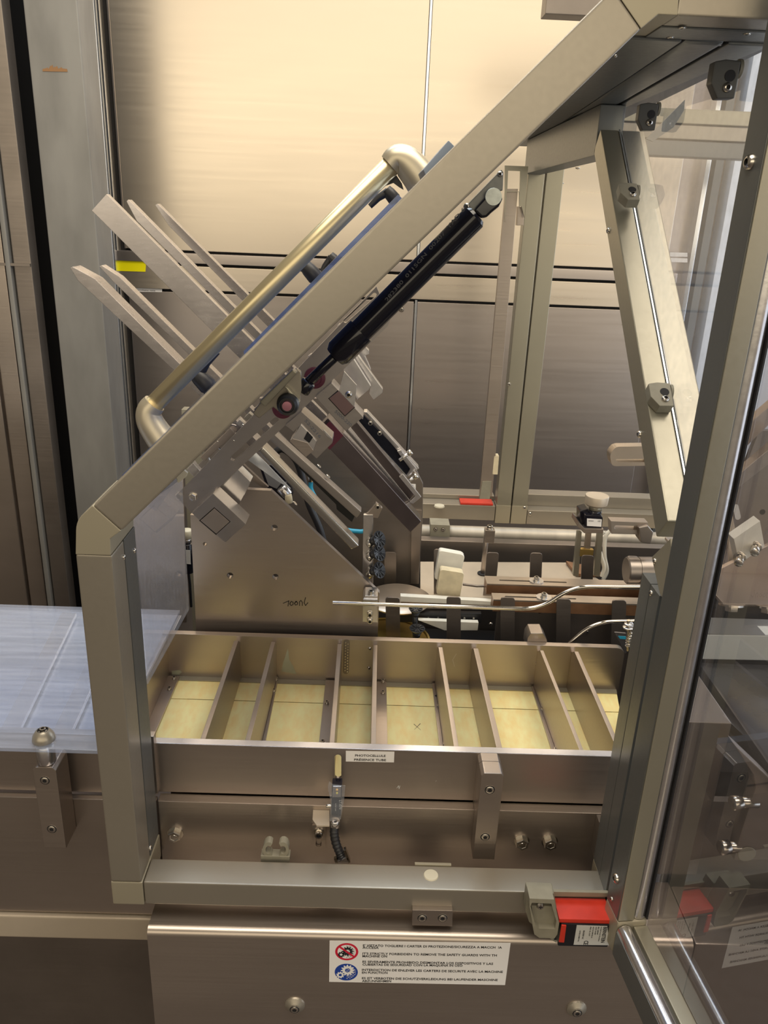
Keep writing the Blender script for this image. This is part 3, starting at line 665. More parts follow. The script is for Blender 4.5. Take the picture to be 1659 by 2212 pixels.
cyl('spacer_bolt', UY(708, 1741, .752) + Vector((-.002, 0, 0)), UY(716, 1741, .752), .0025, polished, t)
# label
lb = tag(pY('name_sticker', [(747, 1622), (852, 1624), (851, 1647), (747, 1645)], .7945, .0002, white_lbl, None, 0), 'small white sticker with two lines of French words on the tray front', 'sticker')
lb['_o'] = (0, 0, 0)
for s, x0, x1, y in (('PHOTOCELLULE', 767, 833, 1634), ('PR\u00c9SENCE TUBE', 765, 834, 1643)):
    a = UY(x0, y, .7944); b = UY(x1, y + 1, .7944); text(s, a, (b - a).length, .0031, ink, lb, 'lettering', u=(b - a))
# safety switch
t = thing('safety_switch', 'red and black safety interlock switch with printed label under the open door', 'switch', tuple(UY(1260, 1990, .66)))
zsw = UY(1200, 1938, .699).z; ysw = UZ(1213, 1985, zsw).y; zbb = UY(1213, 2044, ysw - .001).z
xs0 = UY(1211, 2000, ysw).x; xs1 = UY(1321, 2000, ysw).x; xr0 = UZ(1200, 1938, zsw).x
bm = bmesh.new(); hexa(bm, [(xs0 - .003, ysw, zsw - .006), (xs1, ysw, zsw - .006), (xs1, .6992, zsw - .006), (xs0 - .003, .6992, zsw - .006), (xs0 - .003, ysw, zsw), (xs1, ysw, zsw), (xs1, .6992, zsw), (xs0 - .003, .6992, zsw)])
finish(bm, 'red_head', red, t, True, .0012)
sbd = box('black_body', xs0, xs1, ysw - .001, .6835, zbb, zsw - .0062, mat('switch_black', (.012, .012, .016), 0, .35), t, .0015)
box('rear_body', xs0, xs1, .6837, .6990, .8135, zsw - .0062, MATS['switch_black'], t, .0005)
pY('red_latch', [(1213, 1999), (1224, 2000), (1219, 2037), (1207, 2036)], ysw - .003, .002, red, t, .001)
pY('mount_strip', [(1140, 1925), (1315, 1929), (1315, 1938), (1137, 1936)], .6955, .0042, plastic_gray, t, .0008)
slb = pY('label', [(1246, 1999), (1312, 2001), (1316, 2042), (1239, 2041)], ysw - .0017, .0004, grey_lbl, t, 0)
for s, x, y, wd, hh, mm in (('BERNSTEIN', 1304, 2002, .024, .0042, ink), ('D-32457 Porta Westfalica', 1298, 2002, .022, .0012, ink), ('IEC 60947', 1292, 2002, .012, .0014, ink), ('AC/DC 12A 400V', 1287, 2002, .012, .0014, ink), ('AC15 3A 240V/3A 2A', 1281, 2002, .017, .0014, ink), ('IP65  EL 2107', 1275, 2002, .014, .0014, ink), ('BIA/300V AC', 1260, 2010, .013, .0018, ink), ('LISTED SAME POL', 1252, 2010, .017, .0014, ink), ('CE', 1262, 2032, .006, .005, ink)):
    text(s, UY(x, y, ysw - .0018), wd, hh, mm, slb, 'lettering', u=(0, 0, -1), v=(1, 0, 0))
t = thing('switch_actuator', 'grey beige cast actuator housing with a cross screw on the bottom rail', 'actuator', tuple(UY(1172, 1980, .66)))
pY('back_plate', [(1140, 1928), (1197, 1930), (1208, 1990), (1203, 2037), (1196, 2034), (1143, 1992), (1135, 1968)], .684, .0155, plastic_gray, t, .001)
fr_ = [(1144, 1941), (1197, 1943), (1208, 1994), (1204, 2018), (1198, 2027), (1165, 2026), (1154, 2018), (1144, 1960)]
rim = [(1149, 1950), (1191, 1952), (1202, 1990), (1199, 2007), (1165, 2006), (1157, 2000), (1146, 1958)]
rect_solid_holes('housing', [xz(*q, .665) for q in fr_], [[xz(*q, .665) for q in rim]], .0188, plastic_gray, t, 0, at=.665)
pY('recess_floor', [(1147, 1956), (1197, 1958), (1203, 1992), (1200, 2009), (1164, 2008), (1155, 2000)], .672, .0115, plastic_gray, t, .0006)
sY('pan', 1167, 1956, .673, 9, t)
# ================================================================ SORTING TRAY
zw = .9886; zf = .9136; yi = .8062; yb_ = 1.0585
t = thing('sorting_tray', 'steel tray with eight upright dividers over a yellowed floor', 'tray', (.03, .93, zf))
f0 = UZ(369, 1452, zf); f1 = UZ(326, 1550, zf)
dxl = (f0.x - f1.x) / (f0.y - f1.y); L0 = f0.x + dxl * (yb_ - f0.y); L1 = f0.x + dxl * (yi - f0.y); LX = lambda y: L1 + dxl * (y - yi)
print('L', L0, L1)
sl0 = xz(730, 1636, .795); sl1 = xz(730, 1685, .795)
rect_solid_holes('front_wall', [(L1 - .006, zl + .002), (.34, zl + .002), (.34, zw), (L1 - .006, zw)], [slot2(sl0, sl1, .0041)], .0112, steel, t, 0, at=.795)
box('edge_strip', L1 - .006, .34, .7952, .806, zw, zw + .0008, mat('ground_edge', (.62, .63, .70), .95, .25, .05, (40, 4, 40)), t, .0003)
xr_ = UY(1347, 1420, 1.06).x
bw = rounded([Vector((L0 - .006, yb_, zf - .01)), Vector((xr_, yb_, zf - .01)), Vector((xr_, yb_, zw)), Vector((L0 - .006, yb_, zw))], [0, .004, .014, 0], 6)
finish(prism_bm(bw, (0, .011, 0)), 'back_wall', steel, t, True, .0006)
bm = bmesh.new(); f0 = UZ(369, 1452, zf); f1 = UZ(326, 1550, zf)
dxl = (f0.x - f1.x) / (f0.y - f1.y); L0 = f0.x + dxl * (yb_ - f0.y); L1 = f0.x + dxl * (yi - f0.y)
hexa(bm, [(L1 - .006, yi, zf), (L1, yi, zf), (L0, yb_, zf), (L0 - .006, yb_, zf), (L1 - .006, yi, zw - .003), (L1, yi, zw - .003), (L0, yb_, zw - .003), (L0 - .006, yb_, zw - .003)])
finish(bm, 'left_wall', steel, t, True, .0005)
ysm = UZ(800, 1522, zf).y
def fpan(name, ya, yb, z0, z1, m):
    bm = bmesh.new(); a, b = LX(ya) + .0003, LX(yb) + .0003; RX = lambda y: .352 + (y - yi) * .182; c, d = RX(ya), RX(yb)
    hexa(bm, [(a, ya, z0), (c, ya, z0), (d, yb, z0), (b, yb, z0), (a, ya, z1), (c, ya, z1), (d, yb, z1), (b, yb, z1)]); return finish(bm, name, m, t, True, .0004)
fpan('floor_panel', yi, ysm - .0008, zf - .006, zf, yel); fpan('floor_panel', ysm + .0008, yb_ - .012, zf - .006, zf, yel)
fpan('floor_end_strip', yb_ - .0118, yb_ - .0002, zf - .006, zf + .0012, anod_light)
box('seam', -.26, .375, ysm - .0008, ysm + .0008, zf - .006, zf - .001, hollow, t, 0)
def divider(top_r, top_f, thk_px, flange=None, lean=0):
    """top edge given by two photo points (rear, front) at wall height"""
    a = UZ(*top_r, zw); b = UZ(*top_f, zw); s = (a.x - b.x) / (a.y - b.y)
    f = lambda y: b.x + s * (y - b.y)
    th = thk_px; bm = bmesh.new(); y0 = yi + .0003; y1 = yb_ - .0003; c = .014
    prof = [(y0, zf + .0005), (y1, zf + .0005), (y1, zw - .010), (y1 - c, zw), (y0, zw)]
    A = [bm.verts.new((f(y), y, z)) for y, z in prof]; B = [bm.verts.new((f(y) + th, y, z)) for y, z in prof]
    bm.faces.new(A); bm.faces.new(B[::-1])
    for i in range(5): bm.faces.new([A[i], B[i], B[(i + 1) % 5], A[(i + 1) % 5]])
    finish(bm, 'divider', steel, t, True, .0006)
    if flange:
        (r, q, side) = flange; a2 = UZ(*r, zf); b2 = UZ(*q, zf); s2 = (a2.x - b2.x) / (a2.y - b2.y); g = lambda y: b2.x + s2 * (y - b2.y)
        e = (lambda y: f(y) + th + .0002) if side > 0 else (lambda y: f(y) - .0002)
        bm = bmesh.new(); z0, z1 = zf + .0004, zf + .004
        l, rr_ = (e, g) if side > 0 else (g, e)
        y1 -= .003
        hexa(bm, [(l(y0), y0, z0), (rr_(y0), y0, z0), (rr_(y1), y1, z0), (l(y1), y1, z0), (l(y0), y0, z1), (rr_(y0), y0, z1), (rr_(y1), y1, z1), (l(y1), y1, z1)])
        finish(bm, 'flange', steel, t, True, .0004)
        if 0: pass
W = .0062
divider((503, 1392), (429, 1607), W)
divider((584, 1393), (527, 1608), W, ((603, 1458), (573, 1609), 1))
divider((729, 1395), (711, 1610), W, ((705, 1459), (689, 1610), -1))
divider((806, 1397), (801, 1612), W, ((834, 1462), (837, 1613), 1))
divider((948, 1404), (981, 1616), W, ((931, 1462), (949, 1617), -1))
divider((1024, 1406), (1073, 1618), W + .001)
divider((1169, 1411), (1253, 1624), W - .001, ((1142, 1470), (1191, 1624), -1))
divider((1244, 1415), (1336, 1627), W)
# flange at left wall
bm = bmesh.new(); g0 = UZ(392, 1456, zf); g1 = UZ(329, 1603, zf); s3 = (g0.x - g1.x) / (g0.y - g1.y); gx = lambda y: g1.x + s3 * (y - g1.y); yq = yb_ - .005
hexa(bm, [(L1 + .0003, yi, zf + .0004), (gx(yi), yi, zf + .0004), (gx(yq), yq, zf + .0004), (L0, yq, zf + .0004), (L1 + .0003, yi, zf + .004), (gx(yi), yi, zf + .004), (gx(yq), yq, zf + .004), (L0, yq, zf + .004)])
finish(bm, 'flange', steel, t, True, .0004)
for q in ((376, 1466), (366, 1489), (596, 1468), (591, 1493), (706, 1519), (697, 1604), (827, 1472), (827, 1497), (948, 1526), (960, 1611), (1172, 1533), (1202, 1618)):
    screw('socket', UZ(*q, zf + .0041) + Vector((0, 0, 0)), (0, 0, 1), .0028, t)
finish(lathe_bm([(0, 0), (.0026, 0), (.0022, .0004), (0, .0004)], UZ(943, 1503, zf + .0042), (0, 0, 1), 14), 'empty_hole', hollow, t)
for q in ((799, 1401), (797, 1443), (1160, 1433)): screw('button', UY(*q, yb_), FN, .0028, t)
# perforated slot in back wall
bm = prism_bm([Vector((u, yb_ - .0003, v)) for u, v in slot2(xz(749, 1387, yb_), xz(747, 1450, yb_), .0048)], (0, .0002, 0)); finish(bm, 'slot_inlay', steel_dark, t, False)
k = 0
for i in range(11):
    for j in (-1, 1):
        c = UY(749 + j * 2.6 - i * .15, 1388 + i * 6 + (3 if j > 0 else 0), yb_ - .0004)
        o = finish(lathe_bm([(0, 0), (.0014, 0), (.0011, .0006), (0, .0009)], c, FN, 8), 'chain_pin', zinc, t)
stain = mat('dried_residue', (.42, .42, .30), 0, .8)
for pts in ([(1, 0)],) if 0 else ([(608, 1450), (612, 1430), (618, 1412), (622, 1400), (625, 1425), (634, 1440), (640, 1456)], [(372, 1449), (388, 1447), (393, 1452), (386, 1458), (371, 1457)]):
    bm = bmesh.new(); bm.faces.new([bm.verts.new(UY(*q, yb_ - .0002)) for q in pts]); finish(bm, 'residue_stain', stain, t, False)
for pts in ([(857, 1703), (861, 1697), (862, 1705)], [(864, 1697), (862, 1705)], [(941, 1688), (943, 1686)], [(986, 1412), (978, 1425), (982, 1440)]):
    for a, b in zip(pts, pts[1:]):
        yy = .7948 if a[1] > 1500 else yb_ - .0002; A, B = UY(*a, yy), UY(*b, yy); u = (B - A).normalized(); v = Vector((-u.z, 0, u.x)) * .0003
        bm = bmesh.new(); bm.faces.new([bm.verts.new(x) for x in (A - v, B - v, B + v, A + v)]); finish(bm, 'scratch', grey_lbl, t, False)
# handwritten cross on the yellow floor
for a, b in (((894, 1564), (909, 1577)), ((908, 1563), (895, 1576))):
    A, B = UZ(*a, zf + .0002), UZ(*b, zf + .0002); u = (B - A).normalized(); v = Vector((-u.y, u.x, 0)) * .0005
    bm = bmesh.new(); bm.faces.new([bm.verts.new(x) for x in (A - v, B - v * .3, B + v * .3, A + v)]); finish(bm, 'pen_cross', ink, t, False)
# support under the back wall (dark block and riser)
pY('rear_block', [(1137, 1400), (1140, 1378), (1147, 1368), (1173, 1368), (1181, 1381), (1184, 1400)], yb_ + .0115, .03, steel, t, .001)
box('underframe', -.24, .35, .815, 1.05, .60, zf - .0065, steel_dark, t, 0)
# ================================================================ TRIANGULAR SIDE PLATES
t = thing('front_side_plate', 'large steel side plate with slanted edge and four holes behind the tray', 'machine plate', tuple(UY(600, 1370, 1.09)))
YP = 1.09
zb0 = .93
def P2(*q): return xz(*q, YP)
x0b = UY(424, 1365, YP).x; x1b = UY(816, 1371, YP).x
outl = [(x0b, zb0), (x1b, zb0), (x1b, P2(816, 1281)[1]), P2(585, 1060), P2(523, 1057), P2(522, 1066), P2(515, 1070), P2(500, 1120), (x0b, P2(410, 1112)[1])]
rect_solid_holes('plate', outl, [circ(*P2(593, 1140), .0050), circ(*P2(497, 1243), .0050), circ(*P2(595, 1246), .0050), circ(*P2(443, 1175), .0032)], .010, steel, t, 0, at=YP)
bm = bmesh.new()
def pen(bm, pts, w_, Y):
    for a, b in zip(pts, pts[1:]):
        A, B = UY(*a, Y), UY(*b, Y); u = (B - A).normalized(); v = Vector((-u.z, 0, u.x)) * w_; bm.faces.new([bm.verts.new(x) for x in (A - v - u * w_, B - v + u * w_, B + v + u * w_, A + v - u * w_)])
for s in ([(612, 1303), (624, 1298), (622, 1309)], [(627, 1303), (629, 1299), (633, 1301), (633, 1306), (629, 1308), (626, 1305), (627, 1302)],
          [(637, 1303), (639, 1299), (643, 1302), (642, 1306), (638, 1307), (636, 1303), (641, 1299)], [(647, 1308), (647, 1300), (650, 1297), (653, 1301), (653, 1308)], [(660, 1291), (657, 1302), (660, 1308), (665, 1302)]):
    pen(bm, s, .0006, YP - .0003)
finish(bm, 'handwriting', ink, t, False)
t = thing('rear_side_plate', 'grey rear side plate with clipped corner behind the tube hopper', 'machine plate', tuple(UY(800, 1290, 1.36)))
YR = 1.36
pY('plate', [(560, 860), (700, 860), (884, 984), (914, 1046), (913, 1120), (904, 1262), (890, 1272), (600, 1285)], YR, .012, steel_dark, t, .001)
pY('edge_band', [(889, 1100), (911, 1102), (904, 1262), (887, 1261)], YR - .004, .0035, steel, t, .0006)
pY('small_sticker', [(839, 1042), (898, 1046), (898, 1059), (840, 1056)], YR - .001, .0008, white_lbl, t, 0)
for s, a, b in (('ASSURER VOUS QUE', (843, 1049), (893, 1052)), ('LE MAGASIN', (848, 1056), (885, 1058))):
    A, B = UY(*a, YR - .0011), UY(*b, YR - .0011); text(s, A, (B - A).length, .0035, ink_blue, t, 'lettering', u=(B - A))
# light strip and dark sensor seen left of the side plate
t = thing('column_sensor', 'black cylindrical sensor with cream cap beside the side pane', 'sensor', tuple(UY(404, 1200, 1.3)))
cyl('cap', UY(404, 1144, 1.3), UY(404, 1162, 1.3), .010, plastic_cream, t)
cyl('neck', UY(404, 1163, 1.3), UY(405, 1172, 1.3), .007, steel_bright, t)
cyl('body', UY(405, 1173, 1.3), UY(407, 1236, 1.3), .010, gloss_black, t)
pY('label', [(401, 1188), (411, 1189), (412, 1219), (403, 1218)], 1.289, .0005, grey_lbl, t, 0)
sweep('cable', [UY(407, 1236, 1.3), UY(410, 1260, 1.3), UY(413, 1310, 1.32)], .0025, rubber, t)
t = tag(box('pale_backing_rail', UY(402, 1250, 1.5).x, UY(440, 1250, 1.5).x, 1.535, 1.56, 0, 1.22, anod_light, None), 'pale upright rail in the gap beside the side plate', 'rail')
t = tag(pY('backing_panel', [(280, 1115), (396, 1032), (403, 1345), (280, 1345)], 1.25, .004, steel, None), 'steel panel seen through the clear smeared side pane', 'panel')
# ================================================================ TUBE HOPPER
t = thing('tube_hopper', 'slanted steel hopper of long blades and slotted cross plates', 'hopper', tuple(UY(560, 1000, 1.0)))
YH = 1.0
def H2(*q): return xz(*q, YH)
outl = [H2(380, 1072), H2(813, 619), H2(843, 690), H2(838, 704), H2(683, 856), H2(414, 1109)]
rect_solid_holes('slotted_plate', outl, [slot2(H2(503, 990), H2(596, 907), .0037), slot2(H2(746, 693), H2(809, 637), .0026)], .009, hop_steel, t, 0, at=YH)
def hb(name, pts, Y, th, m=hop_steel, bev=.0005): return pY(name, pts, Y, th, m, t, bev)
hb('rear_cross_plate', [(428, 1004), (500, 930), (512, 941), (700, 742), (735, 705), (748, 716), (445, 1030)], 1.12, .008)
hb('foot_block', [(460, 1066), (531, 1132), (487, 1172), (467, 1155), (498, 1127), (463, 1096), (431, 1124), (414, 1108)], .987, .035)
hb('insert_gap', [(463, 1095), (499, 1127), (467, 1156), (430, 1124.5)], .992, .02, hollow, 0)
hb('foot_insert', [(463, 1098), (496, 1127), (467, 1153), (433, 1124.5)], .9875, .004, steel, .0003)
hb('foot_bracket', [(480, 1050), (514, 1014), (541, 1041), (529, 1068), (527, 1070), (514, 1094)], 1.03, .025, steel_bright)
hb('upper_block', [(681, 857), (716, 827), (785, 901), (747, 931)], .987, .035)
hb('insert_gap', [(730, 843), (767, 880), (745, 900), (709, 861)], .9862, .0008, hollow, 0)
bm = prism_bm([UY(*q, .984) for q in ((731, 845), (765, 880), (745, 898), (711, 861))], (0, .002, 0)); finish(bm, 'upper_insert', mat('maroon_steel', (.24, .16, .16), .8, .35), t, True, .0003)
hb('slanted_cap', [(743, 801), (771, 832), (765, 880), (732, 845)], .984, .0025, steel_bright)
p_ = UY(753, 852, .984); screw('button', p_, FN, .0045, t)
for s, a, b in (('5000-220', (722, 890), (757, 922)), ('52-2216', (657, 909), (690, 947))):
    A, B = UY(*a, .9868), UY(*b, .9868); u = (B - A).normalized(); v = Vector((0, -1, 0)).cross(u) * 1
    if v.z < 0: v = -v
    text(s, A + v * .0, (B - A).length, .004, ink_gray, t, 'stamped_number', u=u, v=v)
hb('lower_block', [(616, 919), (651, 889), (718, 948), (718, 957), (684, 991), (668, 976), (684, 951), (650, 919), (634, 933)], .987, .035)
hb('lower_insert', [(626, 953), (632, 946), (650, 917), (684, 953), (677, 974), (661, 987)], .984, .030, steel_bright)
hb('insert_front', [(626, 953), (632, 948), (664, 957), (677, 974), (661, 987)], .9828, .001, steel, 0)
hb('insert_shadow', [(664, 932), (656, 948), (668, 957), (676, 945)], .9828, .001, hollow, 0)
hb('bright_tab', [(694, 923), (704, 932), (716, 945), (716, 950), (705, 942)], .985, .0015, steel_bright)
# bolts and rollers
sY('hex', 417, 1073, YH, 8, t)
for q in ((611, 881), (680, 816)):
    c = UY(*q, YH); finish(lathe_bm([(0, 0), (.0135, 0), (.0138, .001), (.0134, .004), (.009, .0045), (.0085, .0035), (0, .0035)], c, FN, 28), 'roller_disc', maroon, t)
    screw('button', c + FN * .0035, FN, .0055, t)
# blades
hb('wide_blade', [(230, 419), (706, 899), (676, 932), (198, 455)], 1.06, .012, blade_m)
hb('wide_bar', [(709, 903), (910, 1127), (887, 1150), (678, 935)], 1.058, .030, mat('dark_polished', (.22, .19, .20), .95, .16, .1, (30, 3, 30)), .001)
hb('bar_maroon_sheen', [(712, 910), (742, 941), (712, 972), (683, 938)], 1.0572, .0006, maroon, 0)  # maroon reflection painted onto the polished steel bar
hb('narrow_blade', [(273, 435), (277, 431), (652, 812), (632, 812), (295, 477)], 1.2, .018, blade_m)
hb('narrow_blade', [(335, 443), (340, 440), (650, 752), (632, 760), (364, 487)], 1.3, .018, blade_m)
hb('narrow_blade', [(152, 579), (156, 576), (206, 603), (600, 998), (581, 1006), (379, 803), (168, 606)], 1.06, .030, blade_m)
hb('narrow_blade', [(214, 575), (219, 573), (258, 598), (640, 980), (622, 985), (405, 763), (243, 607)], 1.2, .020, blade_m)
# lower rails
hb('guide_rail', [(568, 965), (776, 1180), (759, 1188), (556, 975)], 1.03, .026, mat('polished_dark', (.50, .48, .45), .95, .18), .003)
hb('guide_rail', [(590, 935), (781, 1106), (770, 1120), (580, 948)], 1.15, .022, hop_steel, .002)
hb('rail_shadow_plate', [(652, 1000), (768, 1112), (760, 1128), (727, 1100), (726, 1090), (645, 1010)], 1.16, .006, mat('black_steel', (.03, .03, .03), .5, .4))
hb('guide_rail', [(757, 924), (771, 912), (898, 1064), (884, 1080)], 1.10, .020, mat('dark_brown_steel', (.12, .10, .10), .9, .3), .001)
hb('rail_side', [(748, 928), (757, 923), (884, 1079), (880, 1086)], 1.098, .022, steel_bright)
hb('guide_rail', [(772, 911), (786, 896), (897, 1010), (882, 1030)], 1.18, .016, mat('ink_steel', (.06, .065, .09), .9, .22), .001)
hb('rail_side', [(764, 918), (772, 911), (881, 1030), (876, 1034)], 1.178, .020, steel_bright)
hb('rail_side', [(786, 890), (793, 890), (905, 1012), (897, 1018)], 1.178, .020, steel_bright)
hb('end_cap', [(858, 975), (866, 972), (899, 1012), (884, 1030), (878, 1027), (886, 1013)], 1.170, .006, steel_bright)
hb('end_cap', [(862, 1030), (870, 1024), (910, 1074), (893, 1088), (883, 1086), (897, 1072)], 1.090, .006, steel_bright)
for q in ((800, 914), (820, 936), (800, 958), (822, 982)): sY('socket', *q, 1.175, 4, t)
for q in ((881, 981), (893, 1032)):
    c = UY(*q, 1.16); e = UY(q[0] - 18, q[1] + 13, 1.16); cyl('set_screw', e, c, .0028, steel_bright, t); cyl('set_screw_head', c, c + (c - e).normalized() * .007, .0045, zinc, t)
for q in ((613, 1072), (635, 1094), (688, 1012), (708, 1034)):
    p_ = UY(*q, 1.03 if q[0] < 640 else 1.15); n_ = Vector((.7, 0, .7)); finish(lathe_bm([(0, 0), (.004, 0), (.0036, .0005), (0, .0005)], p_ + n_ * .0005 + Vector((0, .012, 0)), n_, 16), 'sunk_hole', zinc, t)
# stepped plates at the upper right
hb('step_plate', [(762, 772), (801, 834), (797, 842), (771, 864), (742, 800)], 1.04, .012, steel_bright)
hb('step_plate', [(771, 764), (827, 841), (826, 849), (807, 864), (798, 850), (801, 834), (765, 772)], 1.06, .014, steel_bright)
hb('step_plate', [(785, 745), (797, 757), (797, 765), (788, 768), (801, 798), (800, 804), (770, 778)], 1.10, .012, steel_bright)
hb('lower_corner', [(765, 878), (785, 899), (784, 906), (772, 900)], 1.02, .02, steel_bright)
hb('thin_back_rail', [(785, 895), (905, 1030), (903, 1036), (780, 902)], 1.21, .012, steel)
# pieces showing between the sloping bar and the slotted plate
for pts, m_ in (([(403, 1014), (417, 1000), (432, 1018), (421, 1032)], steel_bright), ([(432, 988), (497, 925), (508, 936), (443, 996)], steel), ([(510, 914), (518, 906), (534, 922), (527, 931)], steel_bright),
                ([(527, 903), (538, 892), (552, 904), (542, 915)], anod), ([(548, 884), (562, 872), (580, 888), (566, 900)], steel), ([(665, 770), (672, 765), (688, 780), (680, 790)], steel_bright),
                ([(712, 726), (718, 722), (733, 738), (728, 745)], steel_bright), ([(728, 705), (733, 700), (752, 718), (747, 725)], steel_bright)):
    hb('spacer_piece', pts, 1.05, .012, m_)
for q, r_ in (((525, 919), 3.5),): sY('button', *q, 1.049, r_, t)
for q in ((468, 985), (502, 936)):
    bm = bmesh.new(); c = UY(*q, 1.06); sweep_bm([c + Vector((.012 * math.cos(a), 0, .012 * math.sin(a))) for a in [math.radians(60 + 14 * i) for i in range(12)]], .0012, 8, bm); finish(bm, 'spring_ring', polished, t)
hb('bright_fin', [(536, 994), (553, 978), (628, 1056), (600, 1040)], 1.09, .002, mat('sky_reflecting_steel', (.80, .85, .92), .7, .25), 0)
hb('side_angle', [(512, 1018), (526, 1003), (580, 1052), (572, 1056)], 1.12, .006, steel)
# clamping levers on the hopper
def clamp_lever(hub, tip, Y, r, label, base_dir=(-.69, 0, .72)):
    c = UY(*hub, Y); e = UY(*tip, Y); q = thing('clamping_lever', label, 'lever', tuple(c), 'black clamping levers on the hopper')
    d = Vector(base_dir).normalized(); L = r * 2.3
    finish(lathe_bm([(0, 0), (r * .8, 0), (r, r * .4), (r * .92, L * .7), (r * .75, L), (0, L)], c - d * L * .5, d, 20), 'hub', rubber, q)
    s = c + d * L * .3
    bm = sweep_bm([s, s.lerp(e, .5) + d * r * .2, e], r, 12, None, lambda u: r * (.62 - .22 * u)); finish(bm, 'arm', rubber, q, angle=1)
    cyl('stud', c - d * L * .95, c - d * L * .5, r * .35, zinc, q)
clamp_lever((438, 822), (469, 758), .96, .0115, 'black clamping lever with its arm pointing up, low beside the tube handle')
clamp_lever((672, 588), (626, 578), .96, .0095, 'black clamping lever with blue sheen between handle and clear lid, mid height')
clamp_lever((845, 422), (799, 446), .96, .0075, 'small grey brown clamping lever hanging near the top end of the handle')
clamp_lever((722, 562), (690, 600), 1.15, .008, 'small dark clamping lever peeping over the lid behind the middle one')
# air parts under the hopper
t = thing('solenoid_sensor', 'black sensor block with pale label below the hopper', 'sensor', tuple(UY(600, 1040, 1.2)))
hbY = 1.2
pY('body', [(560, 1008), (585, 1004), (622, 1030), (632, 1072), (605, 1085), (575, 1052)], hbY, .02, gloss_black, t, .001)
pY('label', [(569, 1018), (588, 1022), (607, 1044), (598, 1056), (580, 1048)], hbY - .0005, .0005, ink_gray, t, 0)
cyl('connector', UY(607, 1052, 1.19), UY(622, 1070, 1.19), .009, steel_bright, t); cyl('elbow', UY(622, 1068, 1.185), UY(625, 1086, 1.185), .006, nylon_old, t)
t = tag(sweep('air_hose', smooth_path([UY(*q, 1.25) for q in ((585, 985), (610, 970), (640, 995), (655, 1040), (668, 1090), (690, 1140), (705, 1190))]), .006, rubber, None, 14), 'black looping cable hanging through the hopper frame', 'cable')
t = thing('blue_air_line', 'short blue air hose with metal fitting under the hopper', 'hose', tuple(UY(670, 1050, 1.28)))
cyl('fitting', UY(671, 1020, 1.28), UY(671, 1040, 1.28), .006, zinc, t)
sweep('hose', smooth_path([UY(*q, 1.28) for q in ((671, 1040), (674, 1062), (700, 1100), (740, 1140), (775, 1148), (790, 1146))]), .004, blue_hose, t)
# ================================================================ suction arm
t = thing('suction_arm', 'upright steel arm carrying three black suction cups', 'suction arm', tuple(UY(795, 1250, 1.13)))
YA = 1.13
pY('arm', [(785, 1112), (806, 1112), (806, 1262), (782, 1262)], YA, .008, steel_bright, t, .001)
pY('head_plate', [(795, 1108), (812, 1086), (826, 1098), (816, 1120), (803, 1118), (785, 1115)], YA + .002, .008, steel, t, .001)
sY('socket', 816, 1094, YA + .001, 5, t)
def cup(px, py, Y, d, r, par):
    c = UY(px, py, Y); d = Vector(d).normalized()
    finish(lathe_bm([(0, 0), (r * .45, 0), (r * .5, r * .3), (r * .42, r * .4), (r * .62, r * .6), (r * .5, r * .75), (r * .8, r * .95), (r, r * 1.25), (r * .96, r * 1.28), (r * .5, r * 1.1), (0, r * 1.05)], c, d, 24), 'suction_cup', rubber, par)
    d, a, b = basis(d); bm = bmesh.new()
    for k in range(9):
        an = k * 2 * math.pi / 9; u = a * math.cos(an) + b * math.sin(an); v = d.cross(u); s = c + d * (r * 1.2)
        hexa(bm, [s + u * r * .3 - v * r * .05, s + u * r * .85 - v * r * .05, s + u * r * .85 + v * r * .05, s + u * r * .3 + v * r * .05, s + u * r * .3 - v * r * .05 + d * r * .08, s + u * r * .85 - v * r * .05 + d * r * .12, s + u * r * .85 + v * r * .05 + d * r * .12, s + u * r * .3 + v * r * .05 + d * r * .08])
    finish(bm, 'cup_ribs', mat('rib_rubber', (.05, .05, .052), 0, .35), par, False)
for y in (1172, 1201, 1238):
    cyl('hex_stem', UY(794, y + 6, YA - .006), UY(803, y - 1, YA - .006), .0065, zinc, t, 6)
    cup(803, y - 3, YA - .008, (.66, -.50, .42), .0135, t)
t = thing('lower_suction_stem', 'black stem with two upward facing ribbed suction cups', 'suction stem', tuple(UY(898, 1375, 1.13)))
cyl('stem', UY(897, 1378, 1.14), UY(896, 1330, 1.14), .0042, rubber, t)
cup(897, 1330, 1.14, (0, -.12, 1), .0115, t); cup(900, 1374, 1.12, (0, -.12, 1), .0125, t)
# disc feeder
t = thing('feeder_discs', 'large flat grey disc and a brass rimmed disc under it', 'feeder', tuple(UZ(830, 1320, .95)))
c = UZ(862, 1322, .966); finish(lathe_bm([(0, 0), (.056, 0), (.058, .003), (.053, .006), (0, .006)], c + Vector((0, .045, 0)), (0, 0, 1), 48), 'grey_disc', rail_top, t)
c = UZ(838, 1400, .925); finish(lathe_bm([(0, 0), (.07, 0), (.072, .002), (.068, .004), (.067, .0015), (0, .0015)], c + Vector((0, .03, 0)), (0, 0, 1), 48), 'brass_disc', mat('brass_rim', (.50, .36, .10), .9, .3), t)
